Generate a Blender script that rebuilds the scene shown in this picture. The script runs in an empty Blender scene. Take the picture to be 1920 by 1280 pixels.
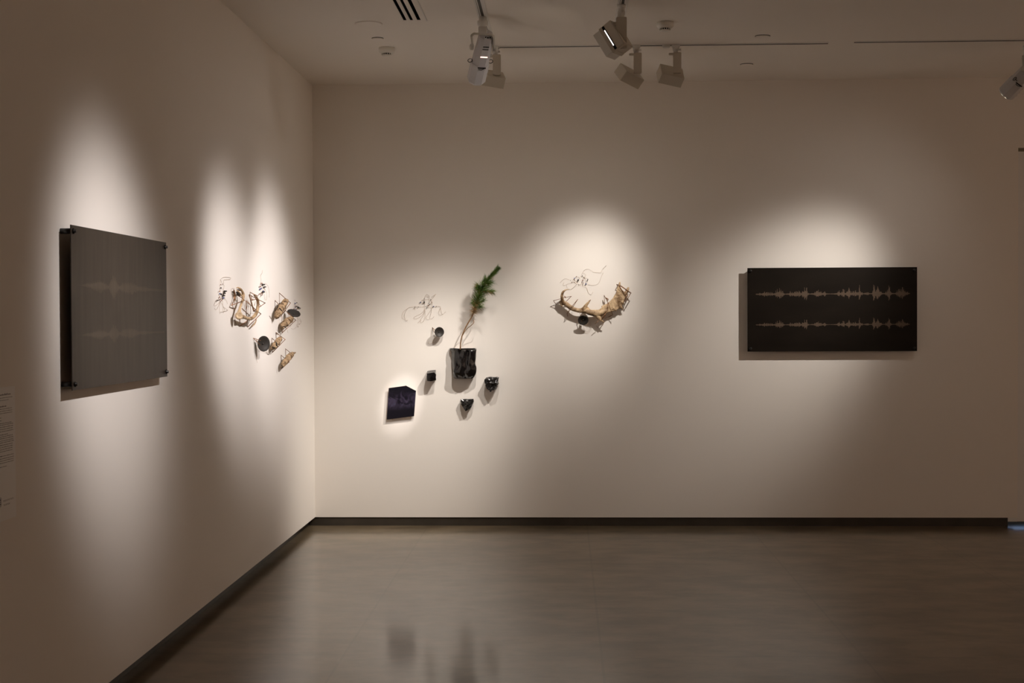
import bpy, bmesh, math, random
from mathutils import Vector, Matrix
V = Vector
C = bpy.context.scene.collection
SC = bpy.context.scene

# ------------------------------------------------------------------ camera
F = 2610.8
CAM = V((1.8505, -10.2427, 1.535))
yaw, pitch, roll = .03746, .01715, -.00451
fw = V((-math.sin(yaw)*math.cos(pitch), math.cos(yaw)*math.cos(pitch), -math.sin(pitch)))
rt = fw.cross(V((0, 0, 1))).normalized(); up = rt.cross(fw)
R_ = math.cos(roll)*rt + math.sin(roll)*up
U_ = -math.sin(roll)*rt + math.cos(roll)*up
cam = bpy.data.cameras.new('camera'); co = bpy.data.objects.new('camera', cam); C.objects.link(co)
m = Matrix((R_, U_, -fw)).transposed().to_4x4(); m.translation = CAM
co.matrix_world = m
cam.sensor_width = 36; cam.lens = F/1920*36; cam.clip_end = 100
SC.camera = co
H = 3.255      # ceiling height
ZB = .0626     # bottom edge of the walls
XD = 5.144     # start of the door

def ray(px, py):
    return fw*F + R_*(px-960) - U_*(py-640)
def W(px, py, s=0.):          # point s metres in front of the back wall
    d = ray(px, py); return CAM + d*((-s-CAM.y)/d.y)
def L(px, py, s=0.):          # point s metres in front of the left wall
    d = ray(px, py); return CAM + d*((s-CAM.x)/d.x)
def K(px, py, drop=0.):       # point drop metres below the ceiling
    d = ray(px, py); return CAM + d*((H-drop-CAM.z)/d.z)

# ------------------------------------------------------------------ materials
def mat(name, col, rough=.5, metal=0., spec=.5, noise=0., nscale=20., bump=0., bscale=60., col2=None, coat=0., emit=None, estr=0., ramp=(.35, .65)):
    M = bpy.data.materials.new(name); M.use_nodes = True
    nt = M.node_tree; b = nt.nodes['Principled BSDF']
    b.inputs['Base Color'].default_value = (*col, 1); b.inputs['Roughness'].default_value = rough
    b.inputs['Metallic'].default_value = metal; b.inputs['Specular IOR Level'].default_value = spec
    b.inputs['Coat Weight'].default_value = coat
    tc = nt.nodes.new('ShaderNodeTexCoord')
    if col2 is not None:
        n = nt.nodes.new('ShaderNodeTexNoise'); n.inputs['Scale'].default_value = nscale; n.inputs['Detail'].default_value = 6
        nt.links.new(tc.outputs['Object'], n.inputs['Vector'])
        r = nt.nodes.new('ShaderNodeValToRGB'); r.color_ramp.elements[0].position = ramp[0]; r.color_ramp.elements[1].position = ramp[1]
        r.color_ramp.elements[0].color = (*col, 1); r.color_ramp.elements[1].color = (*col2, 1)
        nt.links.new(n.outputs['Fac'], r.inputs['Fac']); nt.links.new(r.outputs['Color'], b.inputs['Base Color'])
    if bump:
        n2 = nt.nodes.new('ShaderNodeTexNoise'); n2.inputs['Scale'].default_value = bscale; n2.inputs['Detail'].default_value = 5
        nt.links.new(tc.outputs['Object'], n2.inputs['Vector'])
        bp = nt.nodes.new('ShaderNodeBump'); bp.inputs['Strength'].default_value = bump; bp.inputs['Distance'].default_value = .004
        nt.links.new(n2.outputs['Fac'], bp.inputs['Height']); nt.links.new(bp.outputs['Normal'], b.inputs['Normal'])
    if emit:
        b.inputs['Emission Color'].default_value = (*emit, 1); b.inputs['Emission Strength'].default_value = estr
    return M

M = {}
M['wall'] = mat('white_wall_paint', (.82, .775, .72), .75, spec=.25, bump=.06, bscale=250)
M['ceil'] = mat('white_ceiling_paint', (.87, .825, .77), .85, spec=.2)
M['base'] = mat('dark_skirting', (.035, .028, .02), .45, col2=(.05, .04, .03), nscale=6)
M['door'] = mat('door_paint', (.78, .765, .745), .6, spec=.3)
M['gap'] = mat('dark_gap', (.3, .27, .2), .8)
M['lampwhite'] = mat('white_lamp_enamel', (.72, .70, .66), .45)
M['lampgrey'] = mat('pale_grey_lamp_casting', (.56, .55, .56), .5, bump=.1, bscale=300)
M['lampback'] = mat('grey_lamp_housing', (.55, .50, .42), .55)
M['yoke'] = mat('painted_steel_yoke', (.55, .52, .46), .5)
M['black'] = mat('black_metal', (.012, .011, .01), .35, spec=.5)
M['slot'] = mat('black_slot', (.006, .005, .005), .7, spec=.2)
M['track'] = mat('dark_track_channel', (.035, .03, .02), .6)
M['trackw'] = mat('white_track_flange', (.74, .72, .69), .5)
M['plastic'] = mat('white_plastic', (.80, .78, .72), .4)
M['brass'] = mat('brown_brass_rod', (.20, .10, .05), .38, metal=.6, col2=(.32, .16, .08), nscale=30)
M['wire'] = mat('copper_wire', (.50, .37, .27), .4, metal=.3)
M['wiredk'] = mat('grey_wire', (.34, .27, .21), .45, metal=.3)
M['comp'] = mat('black_component', (.02, .018, .016), .35)
M['compblue'] = mat('blue_component', (.09, .11, .26), .3)
M['compred'] = mat('brown_component', (.22, .10, .06), .4)
M['antler'] = mat('antler_bone', (.15, .08, .032), .6, col2=(.54, .385, .225), nscale=22, ramp=(.36, .56), bump=1., bscale=45)
M['antlertip'] = mat('pale_antler_tip', (.66, .52, .34), .5, col2=(.78, .66, .48), nscale=14, bump=.3)
M['wood'] = mat('driftwood', (.10, .055, .025), .85, col2=(.42, .29, .165), nscale=34, ramp=(.38, .56), bump=1., bscale=90)
M['woodend'] = mat('cut_wood_end', (.42, .30, .18), .8, col2=(.66, .50, .32), nscale=40, bump=.8, bscale=90)
M['crack'] = mat('dark_crack', (.03, .02, .012), .8)
M['dish'] = mat('dark_dish', (.022, .019, .016), .5, spec=.3, col2=(.035, .03, .026), nscale=12)
M['glaze'] = mat('black_glaze', (.006, .005, .005), .12, spec=.6, bump=.10, bscale=25)
M['rock'] = mat('black_rock', (.006, .0055, .005), .25, spec=.5, bump=.5, bscale=60, col2=(.018, .016, .015), nscale=50)
M['bark'] = mat('seedling_bark', (.16, .085, .035), .65, col2=(.26, .14, .06), nscale=60)
M['green'] = mat('pine_needles', (.030, .085, .012), .45, col2=(.15, .24, .04), nscale=25)
M['dry'] = mat('dry_needles', (.30, .17, .06), .6, col2=(.42, .28, .12), nscale=25)
M['paper'] = mat('text_sheet', (.845, .83, .81), .6, spec=.3)
M['ink'] = mat('dark_print', (.09, .075, .07), .6)
M['backboard'] = mat('tan_backing', (.45, .33, .2), .7)
M['bronze'] = mat('pale_etched_metal', (.10, .066, .042), .5, metal=.1)
M['gap_glow'] = mat('blue_gap_glow', (.2, .3, .5), .5, emit=(.45, .65, 1.), estr=.5)
M['lens'] = mat('lamp_lens', (.9, .85, .7), .3, emit=(1., .86, .66), estr=6)
M['led'] = mat('glowing_vent', (.9, .8, .7), .4, emit=(1., .60, .50), estr=2.2)
M['slit'] = mat('bright_slit', (.9, .85, .8), .4, emit=(1., .93, .86), estr=1.6)

def floor_mat():
    m_ = bpy.data.materials.new('polished_concrete'); m_.use_nodes = True; nt = m_.node_tree; b = nt.nodes['Principled BSDF']
    tc = nt.nodes.new('ShaderNodeTexCoord')
    mp = nt.nodes.new('ShaderNodeMapping'); mp.inputs['Scale'].default_value = (.6, 1, 1); nt.links.new(tc.outputs['Object'], mp.inputs['Vector'])
    n = nt.nodes.new('ShaderNodeTexNoise'); n.inputs['Scale'].default_value = 4.5; n.inputs['Detail'].default_value = 4; n.inputs['Roughness'].default_value = .62
    nt.links.new(mp.outputs['Vector'], n.inputs['Vector'])
    r = nt.nodes.new('ShaderNodeValToRGB'); e = r.color_ramp.elements
    e[0].position = .38; e[0].color = (.112, .086, .053, 1); e[1].position = .62; e[1].color = (.180, .139, .090, 1)
    nt.links.new(n.outputs['Fac'], r.inputs['Fac'])
    n2 = nt.nodes.new('ShaderNodeTexNoise'); n2.inputs['Scale'].default_value = 1.1; n2.inputs['Detail'].default_value = 2
    nt.links.new(mp.outputs['Vector'], n2.inputs['Vector'])
    mx = nt.nodes.new('ShaderNodeMixRGB'); mx.blend_type = 'MULTIPLY'; mx.inputs['Fac'].default_value = .35
    nt.links.new(r.outputs['Color'], mx.inputs['Color1'])
    r2 = nt.nodes.new('ShaderNodeValToRGB'); r2.color_ramp.elements[0].position = .3; r2.color_ramp.elements[0].color = (.55, .5, .45, 1); r2.color_ramp.elements[1].position = .6
    nt.links.new(n2.outputs['Fac'], r2.inputs['Fac']); nt.links.new(r2.outputs['Color'], mx.inputs['Color2'])
    # darker margin with an uneven edge along the foot of the walls
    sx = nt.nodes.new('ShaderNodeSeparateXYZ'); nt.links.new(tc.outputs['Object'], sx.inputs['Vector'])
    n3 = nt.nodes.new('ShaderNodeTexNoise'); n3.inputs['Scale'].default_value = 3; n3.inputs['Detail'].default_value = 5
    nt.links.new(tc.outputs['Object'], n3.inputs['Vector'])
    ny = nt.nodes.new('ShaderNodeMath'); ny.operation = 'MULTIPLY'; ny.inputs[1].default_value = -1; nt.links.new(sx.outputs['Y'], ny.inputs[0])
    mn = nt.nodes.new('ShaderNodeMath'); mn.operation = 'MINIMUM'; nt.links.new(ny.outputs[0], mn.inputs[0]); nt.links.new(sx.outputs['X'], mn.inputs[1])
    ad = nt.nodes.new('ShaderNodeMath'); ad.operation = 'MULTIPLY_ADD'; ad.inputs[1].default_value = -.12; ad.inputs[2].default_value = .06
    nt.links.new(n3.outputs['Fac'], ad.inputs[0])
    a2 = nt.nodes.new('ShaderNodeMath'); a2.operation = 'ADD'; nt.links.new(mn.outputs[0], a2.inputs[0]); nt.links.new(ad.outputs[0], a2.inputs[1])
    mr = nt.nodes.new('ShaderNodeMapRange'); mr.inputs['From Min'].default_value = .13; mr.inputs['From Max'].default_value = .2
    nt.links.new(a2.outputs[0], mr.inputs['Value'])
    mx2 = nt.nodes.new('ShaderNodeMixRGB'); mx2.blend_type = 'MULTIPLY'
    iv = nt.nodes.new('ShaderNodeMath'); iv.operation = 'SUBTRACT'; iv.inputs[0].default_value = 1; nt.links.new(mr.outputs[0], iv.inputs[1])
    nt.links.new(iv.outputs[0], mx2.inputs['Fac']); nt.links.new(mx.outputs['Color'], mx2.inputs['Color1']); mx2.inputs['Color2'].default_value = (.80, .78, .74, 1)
    # faint saw-cut joints
    acc = None
    for ax, v in (('X', 2.015), ('X', .84), ('Y', -3.94), ('X', 3.19), ('X', 4.37)):
        cmp_ = nt.nodes.new('ShaderNodeMath'); cmp_.operation = 'COMPARE'; cmp_.inputs[1].default_value = v; cmp_.inputs[2].default_value = .006
        nt.links.new(sx.outputs[ax], cmp_.inputs[0])
        if acc is None: acc = cmp_
        else:
            a_ = nt.nodes.new('ShaderNodeMath'); a_.operation = 'MAXIMUM'; nt.links.new(acc.outputs[0], a_.inputs[0]); nt.links.new(cmp_.outputs[0], a_.inputs[1]); acc = a_
    sc_ = nt.nodes.new('ShaderNodeMath'); sc_.operation = 'MULTIPLY'; sc_.inputs[1].default_value = .22; nt.links.new(acc.outputs[0], sc_.inputs[0])
    mx3 = nt.nodes.new('ShaderNodeMixRGB'); mx3.inputs['Color2'].default_value = (.03, .022, .014, 1)
    nt.links.new(sc_.outputs[0], mx3.inputs['Fac']); nt.links.new(mx2.outputs['Color'], mx3.inputs['Color1'])
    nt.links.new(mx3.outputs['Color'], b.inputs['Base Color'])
    rr = nt.nodes.new('ShaderNodeMapRange'); rr.inputs['To Min'].default_value = .09; rr.inputs['To Max'].default_value = .16
    nt.links.new(n.outputs['Fac'], rr.inputs['Value']); nt.links.new(rr.outputs[0], b.inputs['Coat Roughness']); b.inputs['Roughness'].default_value = .31
    b.inputs['Coat Weight'].default_value = .62; b.inputs['Coat IOR'].default_value = 1.5
    b.inputs['Specular IOR Level'].default_value = .12; b.inputs['Specular Tint'].default_value = (1., .88, .68, 1)
    return m_
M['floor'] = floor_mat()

def plate_mat(name, c1, c2, rough, spec, zs):
    m_ = bpy.data.materials.new(name); m_.use_nodes = True; nt = m_.node_tree; b = nt.nodes['Principled BSDF']
    tc = nt.nodes.new('ShaderNodeTexCoord'); mp = nt.nodes.new('ShaderNodeMapping'); mp.inputs['Scale'].default_value = zs
    nt.links.new(tc.outputs['Object'], mp.inputs['Vector'])
    n = nt.nodes.new('ShaderNodeTexNoise'); n.inputs['Scale'].default_value = 3; n.inputs['Detail'].default_value = 6
    nt.links.new(mp.outputs['Vector'], n.inputs['Vector'])
    r = nt.nodes.new('ShaderNodeValToRGB'); e = r.color_ramp.elements; e[0].position = .3; e[1].position = .7; e[0].color = (*c1, 1); e[1].color = (*c2, 1)
    nt.links.new(n.outputs['Fac'], r.inputs['Fac']); nt.links.new(r.outputs['Color'], b.inputs['Base Color'])
    b.inputs['Roughness'].default_value = rough; b.inputs['Specular IOR Level'].default_value = spec
    return m_
M['plate_dark'] = plate_mat('black_brown_plate', (.0075, .0050, .0032), (.0125, .0088, .006), .40, .22, (1, 1, 3))
M['plate_grey'] = plate_mat('brushed_grey_plate', (.035, .026, .019), (.052, .040, .030), .47, .30, (1, 9, 1.2))
M['wave_grey'] = plate_mat('faint_tan_etching', (.064, .048, .035), (.086, .066, .048), .5, .32, (1, 9, 1.2))

def print_mat():
    m_ = bpy.data.materials.new('dark_violet_photograph'); m_.use_nodes = True; nt = m_.node_tree; b = nt.nodes['Principled BSDF']
    tc = nt.nodes.new('ShaderNodeTexCoord')
    n = nt.nodes.new('ShaderNodeTexNoise'); n.inputs['Scale'].default_value = 14; n.inputs['Detail'].default_value = 8; n.inputs['Distortion'].default_value = 1.6
    nt.links.new(tc.outputs['Object'], n.inputs['Vector'])
    r = nt.nodes.new('ShaderNodeValToRGB'); e = r.color_ramp.elements
    e[0].position = .42; e[0].color = (.006, .005, .010, 1); e[1].position = .60; e[1].color = (.040, .030, .055, 1)
    e2 = r.color_ramp.elements.new(.7); e2.color = (.035, .05, .08, 1)
    nt.links.new(n.outputs['Fac'], r.inputs['Fac'])
    sx = nt.nodes.new('ShaderNodeSeparateXYZ'); nt.links.new(tc.outputs['Object'], sx.inputs['Vector'])
    # cloudy band across the upper middle, darkness below and along the top
    dd = nt.nodes.new('ShaderNodeMath'); dd.operation = 'SUBTRACT'; dd.inputs[1].default_value = .02; nt.links.new(sx.outputs['Z'], dd.inputs[0])
    xx = nt.nodes.new('ShaderNodeMath'); xx.operation = 'MULTIPLY_ADD'; xx.inputs[1].default_value = -.12; nt.links.new(sx.outputs['X'], xx.inputs[0]); nt.links.new(dd.outputs[0], xx.inputs[2])
    ab = nt.nodes.new('ShaderNodeMath'); ab.operation = 'ABSOLUTE'; nt.links.new(xx.outputs[0], ab.inputs[0])
    mr = nt.nodes.new('ShaderNodeMapRange'); mr.inputs['From Min'].default_value = .03; mr.inputs['From Max'].default_value = .075; mr.inputs['To Min'].default_value = 1; mr.inputs['To Max'].default_value = 0
    nt.links.new(ab.outputs[0], mr.inputs['Value'])
    mx = nt.nodes.new('ShaderNodeMixRGB'); mx.inputs['Color1'].default_value = (.006, .005, .009, 1)
    nt.links.new(mr.outputs[0], mx.inputs['Fac']); nt.links.new(r.outputs['Color'], mx.inputs['Color2'])
    nt.links.new(mx.outputs['Color'], b.inputs['Base Color']); b.inputs['Roughness'].default_value = .35; b.inputs['Specular IOR Level'].default_value = .25
    return m_
M['print'] = print_mat()

# ------------------------------------------------------------------ mesh builder
class MB:
    def __init__(s): s.bm = bmesh.new()
    def quadbox(s, c, a, b, d, bev=0.):       # centre, three half-extent vectors
        c, a, b, d = V(c), V(a), V(b), V(d)
        if a.cross(b).dot(d) < 0: a = -a
        vs = [s.bm.verts.new(c+i*a+j*b+k*d) for i in (-1, 1) for j in (-1, 1) for k in (-1, 1)]
        fs = []
        for q in ((0, 1, 3, 2), (4, 6, 7, 5), (0, 4, 5, 1), (2, 3, 7, 6), (0, 2, 6, 4), (1, 5, 7, 3)):
            fs.append(s.bm.faces.new([vs[i] for i in q]))
        if bev:
            bmesh.ops.bevel(s.bm, geom=list({e for f in fs for e in f.edges}), offset=bev, segments=2, affect='EDGES')
        return s
    def box(s, lo, hi, bev=0.):
        lo, hi = V(lo), V(hi); h = (hi-lo)/2
        return s.quadbox((lo+hi)/2, (h.x, 0, 0), (0, h.y, 0), (0, 0, h.z), bev)
    def tube(s, pts, rad, n=8, smooth=True, flat=1., flatdir=None):
        pts = [V(p) for p in pts]
        if not hasattr(rad, '__len__'): rad = [rad]*len(pts)
        rings = []; t0 = (pts[1]-pts[0]).normalized()
        ref = V((0, 1, 0)) if abs(t0.y) < .9 else V((1, 0, 0))
        if flatdir: ref = V(flatdir)
        nrm = (ref - t0*ref.dot(t0)).normalized()
        for i, p in enumerate(pts):
            t = (pts[min(i+1, len(pts)-1)]-pts[max(i-1, 0)]).normalized()
            if flatdir: nrm = V(flatdir)
            nrm = (nrm - t*nrm.dot(t)).normalized(); bn = t.cross(nrm)
            rings.append([s.bm.verts.new(p + rad[i]*(flat*math.cos(2*math.pi*k/n)*nrm + math.sin(2*math.pi*k/n)*bn)) for k in range(n)])
        for a, b in zip(rings, rings[1:]):
            for k in range(n):
                f = s.bm.faces.new((a[k], a[(k+1) % n], b[(k+1) % n], b[k])); f.smooth = smooth
        s.bm.faces.new(rings[0][::-1]); s.bm.faces.new(rings[-1])
        return s
    def lathe(s, c, ax, prof, n=24, smooth=True):     # prof: (distance along ax, radius)
        c, ax = V(c), V(ax).normalized()
        ref = V((0, 0, 1)) if abs(ax.z) < .9 else V((1, 0, 0))
        u = (ref-ax*ref.dot(ax)).normalized(); w = ax.cross(u); rings = []
        for h, r in prof:
            if r < 1e-6: rings.append([s.bm.verts.new(c+ax*h)])
            else: rings.append([s.bm.verts.new(c+ax*h+r*(math.cos(2*math.pi*k/n)*u+math.sin(2*math.pi*k/n)*w)) for k in range(n)])
        for a, b in zip(rings, rings[1:]):
            for k in range(n):
                k2 = (k+1) % n
                if len(a) == 1 and len(b) == 1: continue
                if len(a) == 1: f = s.bm.faces.new((a[0], b[k2], b[k]))
                elif len(b) == 1: f = s.bm.faces.new((a[k], a[k2], b[0]))
                else: f = s.bm.faces.new((a[k], a[k2], b[k2], b[k]))
                f.smooth = smooth
        if len(rings[0]) > 1: s.bm.faces.new(rings[0][::-1])
        if len(rings[-1]) > 1: s.bm.faces.new(rings[-1])
        return s
    def prism(s, front, back, smooth=False):
        a = [s.bm.verts.new(V(p)) for p in front]; b = [s.bm.verts.new(V(p)) for p in back]
        n = len(a)
        s.bm.faces.new(a); s.bm.faces.new(b[::-1])
        for k in range(n): s.bm.faces.new((a[k], b[k], b[(k+1) % n], a[(k+1) % n]))
        return s
    def ball(s, c, r, n=10):
        return s.lathe(c, (0, 0, 1), [(-r*math.cos(math.pi*i/6), r*math.sin(math.pi*i/6)) for i in range(7)], n)
    def tri(s, a, b, c):
        s.bm.faces.new([s.bm.verts.new(V(p)) for p in (a, b, c)]); return s
    def build(s, name, material, parent=None, loc=None, fix=True):
        if fix: bmesh.ops.recalc_face_normals(s.bm, faces=s.bm.faces)
        o0 = V(parent['_loc']) if parent is not None else (V(loc) if loc is not None else V((0, 0, 0)))
        bmesh.ops.translate(s.bm, verts=s.bm.verts, vec=-o0)
        me = bpy.data.meshes.new(name); s.bm.to_mesh(me); s.bm.free()
        me.materials.append(M[material])
        o = bpy.data.objects.new(name, me); C.objects.link(o)
        if parent is not None:
            o.parent = parent; o['_loc'] = tuple(parent['_loc'])
        else:
            o.location = o0; o['_loc'] = tuple(o0)
        return o
def thing(name, label, cat, loc, group=None):
    o = bpy.data.objects.new(name, None); C.objects.link(o); o.location = V(loc); o.empty_display_size = .05
    o['_loc'] = tuple(V(loc)); o['label'] = label; o['category'] = cat
    if group: o['group'] = group
    return o
def tag(o, label, cat, group=None):
    o['label'] = label; o['category'] = cat
    if group: o['group'] = group
    return o
def struct(o): o['kind'] = 'structure'; return o
def rod(pts, r=.0018, closed=False, n=6):
    mb = MB()
    pts = [V(p) for p in pts]
    for p in pts:      # feet that reach the wall are set into it
        if p.y > -.0055: p.y = -.0005
        if p.x < .0055: p.x = .0005
    if closed: pts = pts+[pts[0]]
    for a, b in zip(pts, pts[1:]): mb.tube([a, b], r, n)
    for p in pts: mb.ball(p, r*1.15, 6)
    return mb
def spline(pts, k=6):
    pts = [V(p) for p in pts]; out = []
    q = [pts[0]*2-pts[1]]+pts+[pts[-1]*2-pts[-2]]
    for i in range(1, len(q)-2):
        for j in range(k):
            t = j/k; a, b, c, d = q[i-1], q[i], q[i+1], q[i+2]
            out.append(.5*((2*b)+(c-a)*t+(2*a-5*b+4*c-d)*t*t+(3*b-a-3*c+d)*t**3))
    out.append(pts[-1]); return out
def organic(mb, name, material, parent, voxel=.003, disp=.0, dscale=.05, smooth=4):
    """fuse the lumps of one piece into a single continuous skin"""
    o = mb.build(name, material, parent)
    md = o.modifiers.new('r', 'REMESH'); md.mode = 'VOXEL'; md.voxel_size = voxel; md.use_smooth_shade = True
    s_ = o.modifiers.new('s', 'SMOOTH'); s_.factor = .5; s_.iterations = smooth
    if disp:
        tx = bpy.data.textures.new('n', 'CLOUDS'); tx.noise_scale = dscale; tx.noise_depth = 3
        d = o.modifiers.new('d', 'DISPLACE'); d.texture = tx; d.strength = disp; d.mid_level = .5; d.texture_coords = 'LOCAL'
    dg = bpy.context.evaluated_depsgraph_get(); me = bpy.data.meshes.new_from_object(o.evaluated_get(dg))
    o.modifiers.clear(); old = o.data; o.data = me; bpy.data.meshes.remove(old)
    return o

# ------------------------------------------------------------------ room
YN = -15.; XR = 8.6
struct(MB().box((-.2, YN, ZB), (0, .2, H)).build('wall_left', 'wall'))
wb = MB().box((0, 0, ZB), (XD, .2, H)); wb.box((XD, 0, 2.75), (XR, .2, H)); wb.box((6.35, 0, 0), (XR, .2, 2.75))
struct(wb.build('wall_back', 'wall'))
struct(MB().box((XR, YN, 0), (XR+.2, .2, H)).build('wall_right', 'wall'))
struct(MB().box((-.2, YN-.2, 0), (XR+.2, YN, H)).build('wall_front', 'wall'))
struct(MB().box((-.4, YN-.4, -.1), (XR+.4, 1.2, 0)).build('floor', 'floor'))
# ceiling with the air slots cut through it
dA, dB = K(736, 0, 0), K(790, 38.5, 0)
sl = []
for (xa, xb) in ((756.5, 762.5), (769.0, 774.5), (782.3, 789.0)):
    sl.append((K(xa, 37.8).x, K(xb, 37.8).x))
ys1 = K(770, 38).y; ys0 = ys1-1.6
cb = MB()
edges = [-.2]+[v for a in sl for v in a]+[XR+.2]
for i in range(0, len(edges), 2): cb.box((edges[i], ys0, H), (edges[i+1], ys1, H+.12))
cb.box((-.2, YN-.2, H), (XR+.2, ys0, H+.12)); cb.box((-.2, ys1, H), (XR+.2, .2, H+.12))
struct(cb.build('ceiling', 'ceil'))
t = thing('air_diffuser', 'linear ceiling air slot with three black openings above the plant', 'vent', ((sl[0][0]+sl[2][1])/2, (ys0+ys1)/2, H))
MB().box((sl[0][0]-.02, ys0-.02, H+.12), (sl[2][1]+.02, ys1+.02, H+.2)).build('plenum', 'slot', t)
for a, b in sl:
    MB().box((a-.004, ys0, H+.002), (a+.001, ys1, H+.119)).box((b-.001, ys0, H+.002), (b+.004, ys1, H+.119)).box((a, ys1-.003, H+.002), (b, ys1+.002, H+.119)).build('slot_lining', 'slot', t)
fx = K(800, 38.5).x
fm = MB().box((fx-.0035, ys0-.03, H-.004), (fx+.0035, ys1+.02, H+.0))
fm.build('frame_flange', 'trackw', t)
struct(MB().box((-.10, YN, 0), (-.05, .0, ZB)).build('baseboard_left', 'base'))
xb_ = W(1890, 975).x
bb = MB().box((-.06, .006, 0), (xb_, .05, ZB))
struct(bb.build('baseboard_back', 'base'))
struct(MB().box((xb_, .004, .034), (XD, .15, ZB)).build('trim_1', 'door'))
dr = struct(MB().box((XD+.003, .012, .034), (6.345, .06, 2.722)).build('door_1', 'door'))
MB().box((XD, .05, 2.722), (6.35, .15, 2.75)).build('door_stop', 'gap', dr)
MB().tube([(6.24, -.05, 1.0), (6.24, .0121, 1.0)], .009, 10).tube([(6.25, -.05, 1.0), (6.12, -.05, 1.0)], .009, 10).build('door_handle', 'lampwhite', dr)
struct(MB().box((xb_-.0, .16, .0285), (6.35, .165, .3)).build('glow_strip_1', 'gap_glow'))  # added emissive strip, makes the blue line of light under the door

# ------------------------------------------------------------------ lights
def beam_nodes(l, hw, wide, pw=1.45):
    """reflector beam profile: bright soft core of half-width hw degrees plus a weak wide spill"""
    l.use_nodes = True; nt = l.node_tree; em = [n for n in nt.nodes if n.type == 'EMISSION'][0]
    tc = nt.nodes.new('ShaderNodeTexCoord'); sx = nt.nodes.new('ShaderNodeSeparateXYZ'); nt.links.new(tc.outputs['Normal'], sx.inputs[0])
    def mth(op, a, b=None):
        n = nt.nodes.new('ShaderNodeMath'); n.operation = op
        for i, v in enumerate((a, b)):
            if v is None: continue
            if isinstance(v, (int, float)): n.inputs[i].default_value = v
            else: nt.links.new(v, n.inputs[i])
        return n.outputs[0]
    z2 = mth('MULTIPLY', sx.outputs['Z'], sx.outputs['Z'])
    t2 = mth('DIVIDE', mth('SUBTRACT', 1., z2), mth('MAXIMUM', z2, .001))
    k = math.log(2)/math.tan(math.radians(hw))**2
    core = mth('POWER', math.e, mth('MULTIPLY', mth('POWER', mth('MULTIPLY', t2, k/math.log(2)), pw), -math.log(2)))
    spill = mth('MULTIPLY', mth('POWER', math.e, mth('MULTIPLY', t2, -k/5.)), wide)
    nt.links.new(mth('ADD', core, spill), em.inputs['Strength'])
def spot(name, loc, aim, watts, hw, wide=.06, rad=.012, col=(1., .82, .66), parent=None):
    l = bpy.data.lights.new(name, 'SPOT'); l.energy = watts; l.spot_size = math.radians(150); l.spot_blend = .6
    l.shadow_soft_size = rad; l.color = col; beam_nodes(l, hw, wide, 3. if hw < 4 else 1.7)
    o = bpy.data.objects.new(name, l); C.objects.link(o)
    o.rotation_euler = (V(aim)-V(loc)).to_track_quat('-Z', 'Y').to_euler()
    if parent is not None: o.parent = parent; o.location = V(loc)-V(parent['_loc'])
    else: o.location = loc
    return o

def frame_of(aim_dir, side=None):
    a = V(aim_dir).normalized(); s_ = a.cross(V((0, 0, 1))).normalized() if side is None else V(side)
    s_ = (s_ - a*s_.dot(a)).normalized(); return a, s_, a.cross(s_)

def mouth(mb, c, a, s_, u, ws, wu, d, th=.003):
    """open rim around a recessed lens"""
    for i in (-1, 1):
        mb.quadbox(c+a*d/2+s_*i*(ws-th/2), a*d/2, s_*th/2, u*wu)
        mb.quadbox(c+a*d/2+u*i*(wu-th/2), a*d/2, s_*(ws-th), u*th/2)
    return mb
def box_lamp(x, y, aim, label, watts, deg, blend=1., col=(1., .82, .66), roll_=0., kbend=1.):
    base = V((x, y, H))
    t = thing('track_spotlight', label, 'spotlight', base, 'white box spotlights on the ceiling track')
    # adapter in the track with its round locking disc
    MB().box((x-.026, y-.018, H-.018), (x+.026, y+.018, H+.004), .003).lathe((x-.06, y, H-.018), (0, 0, 1), [(0, .02), (.006, .026), (.02, .026)], 20).build('track_adapter', 'lampwhite', t)
    MB().lathe((x, y, H-.05), (0, 0, 1), [(0, .016), (.014, .016), (.014, .02), (.035, .02)], 18).lathe((x+.018, y, H-.03), (1, 0, 0), [(0, .007), (.014, .007)], 12).build('swivel', 'lampwhite', t)
    at = V((x+.008, y, H-.05))
    MB().box((at.x-.024, y-.018, H-.178), (at.x+.026, y+.018, H-.05), .003).box((at.x-.052, y-.012, H-.064), (at.x-.02, y+.012, H-.052), .002).build('arm', 'lampback', t)
    piv = V((at.x, y+.012, H-.160))
    a, s_, u = frame_of(V(aim)-piv)
    q = Matrix.Rotation(roll_, 3, a); s_ = q@s_; u = q@u
    c = piv+a*.048+V((-.022, .02, .012))
    hd = MB().quadbox(c-a*.008, a*.026, s_*.076, u*.056, .002); mouth(hd, c+a*.016, a, s_, u, .076, .056, .022); hd.build('lamp_head', 'lampback', t)
    MB().quadbox(c+a*.0187, a*.0004, s_*.068, u*.048).build('lens', 'lens', t)
    spot('spot_beam', c+a*.055, aim, watts, deg, blend, .010, col, t)
    return t

WARM = (1., .93, .86); COOL = (1., .93, .91); FILL = (1., .75, .60)
aimA = W(755, 865); aimB = W(650, 910); aimC = W(1080, 565); aimD = W(1455, 620)
g = K(925, 86.5)
yT = K(1190, 85).y
xA, xB, xC = K(928, 85).x, K(1193, 84).x, K(1267, 84).x
box_lamp(xA, yT, aimA, 'white box spotlight half hidden behind the long profile spotlight', 155, 14.2, .02, col=WARM, roll_=.25)
box_lamp(xB, yT, aimB, 'white box spotlight on the long rear track, left one of the matching pair', 275, 15, .02, col=WARM, roll_=.45)
box_lamp(xC, yT, aimC, 'white box spotlight on the long rear track, right one of the matching pair', 165, 12.3, .03, col=WARM, roll_=.25)

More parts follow.
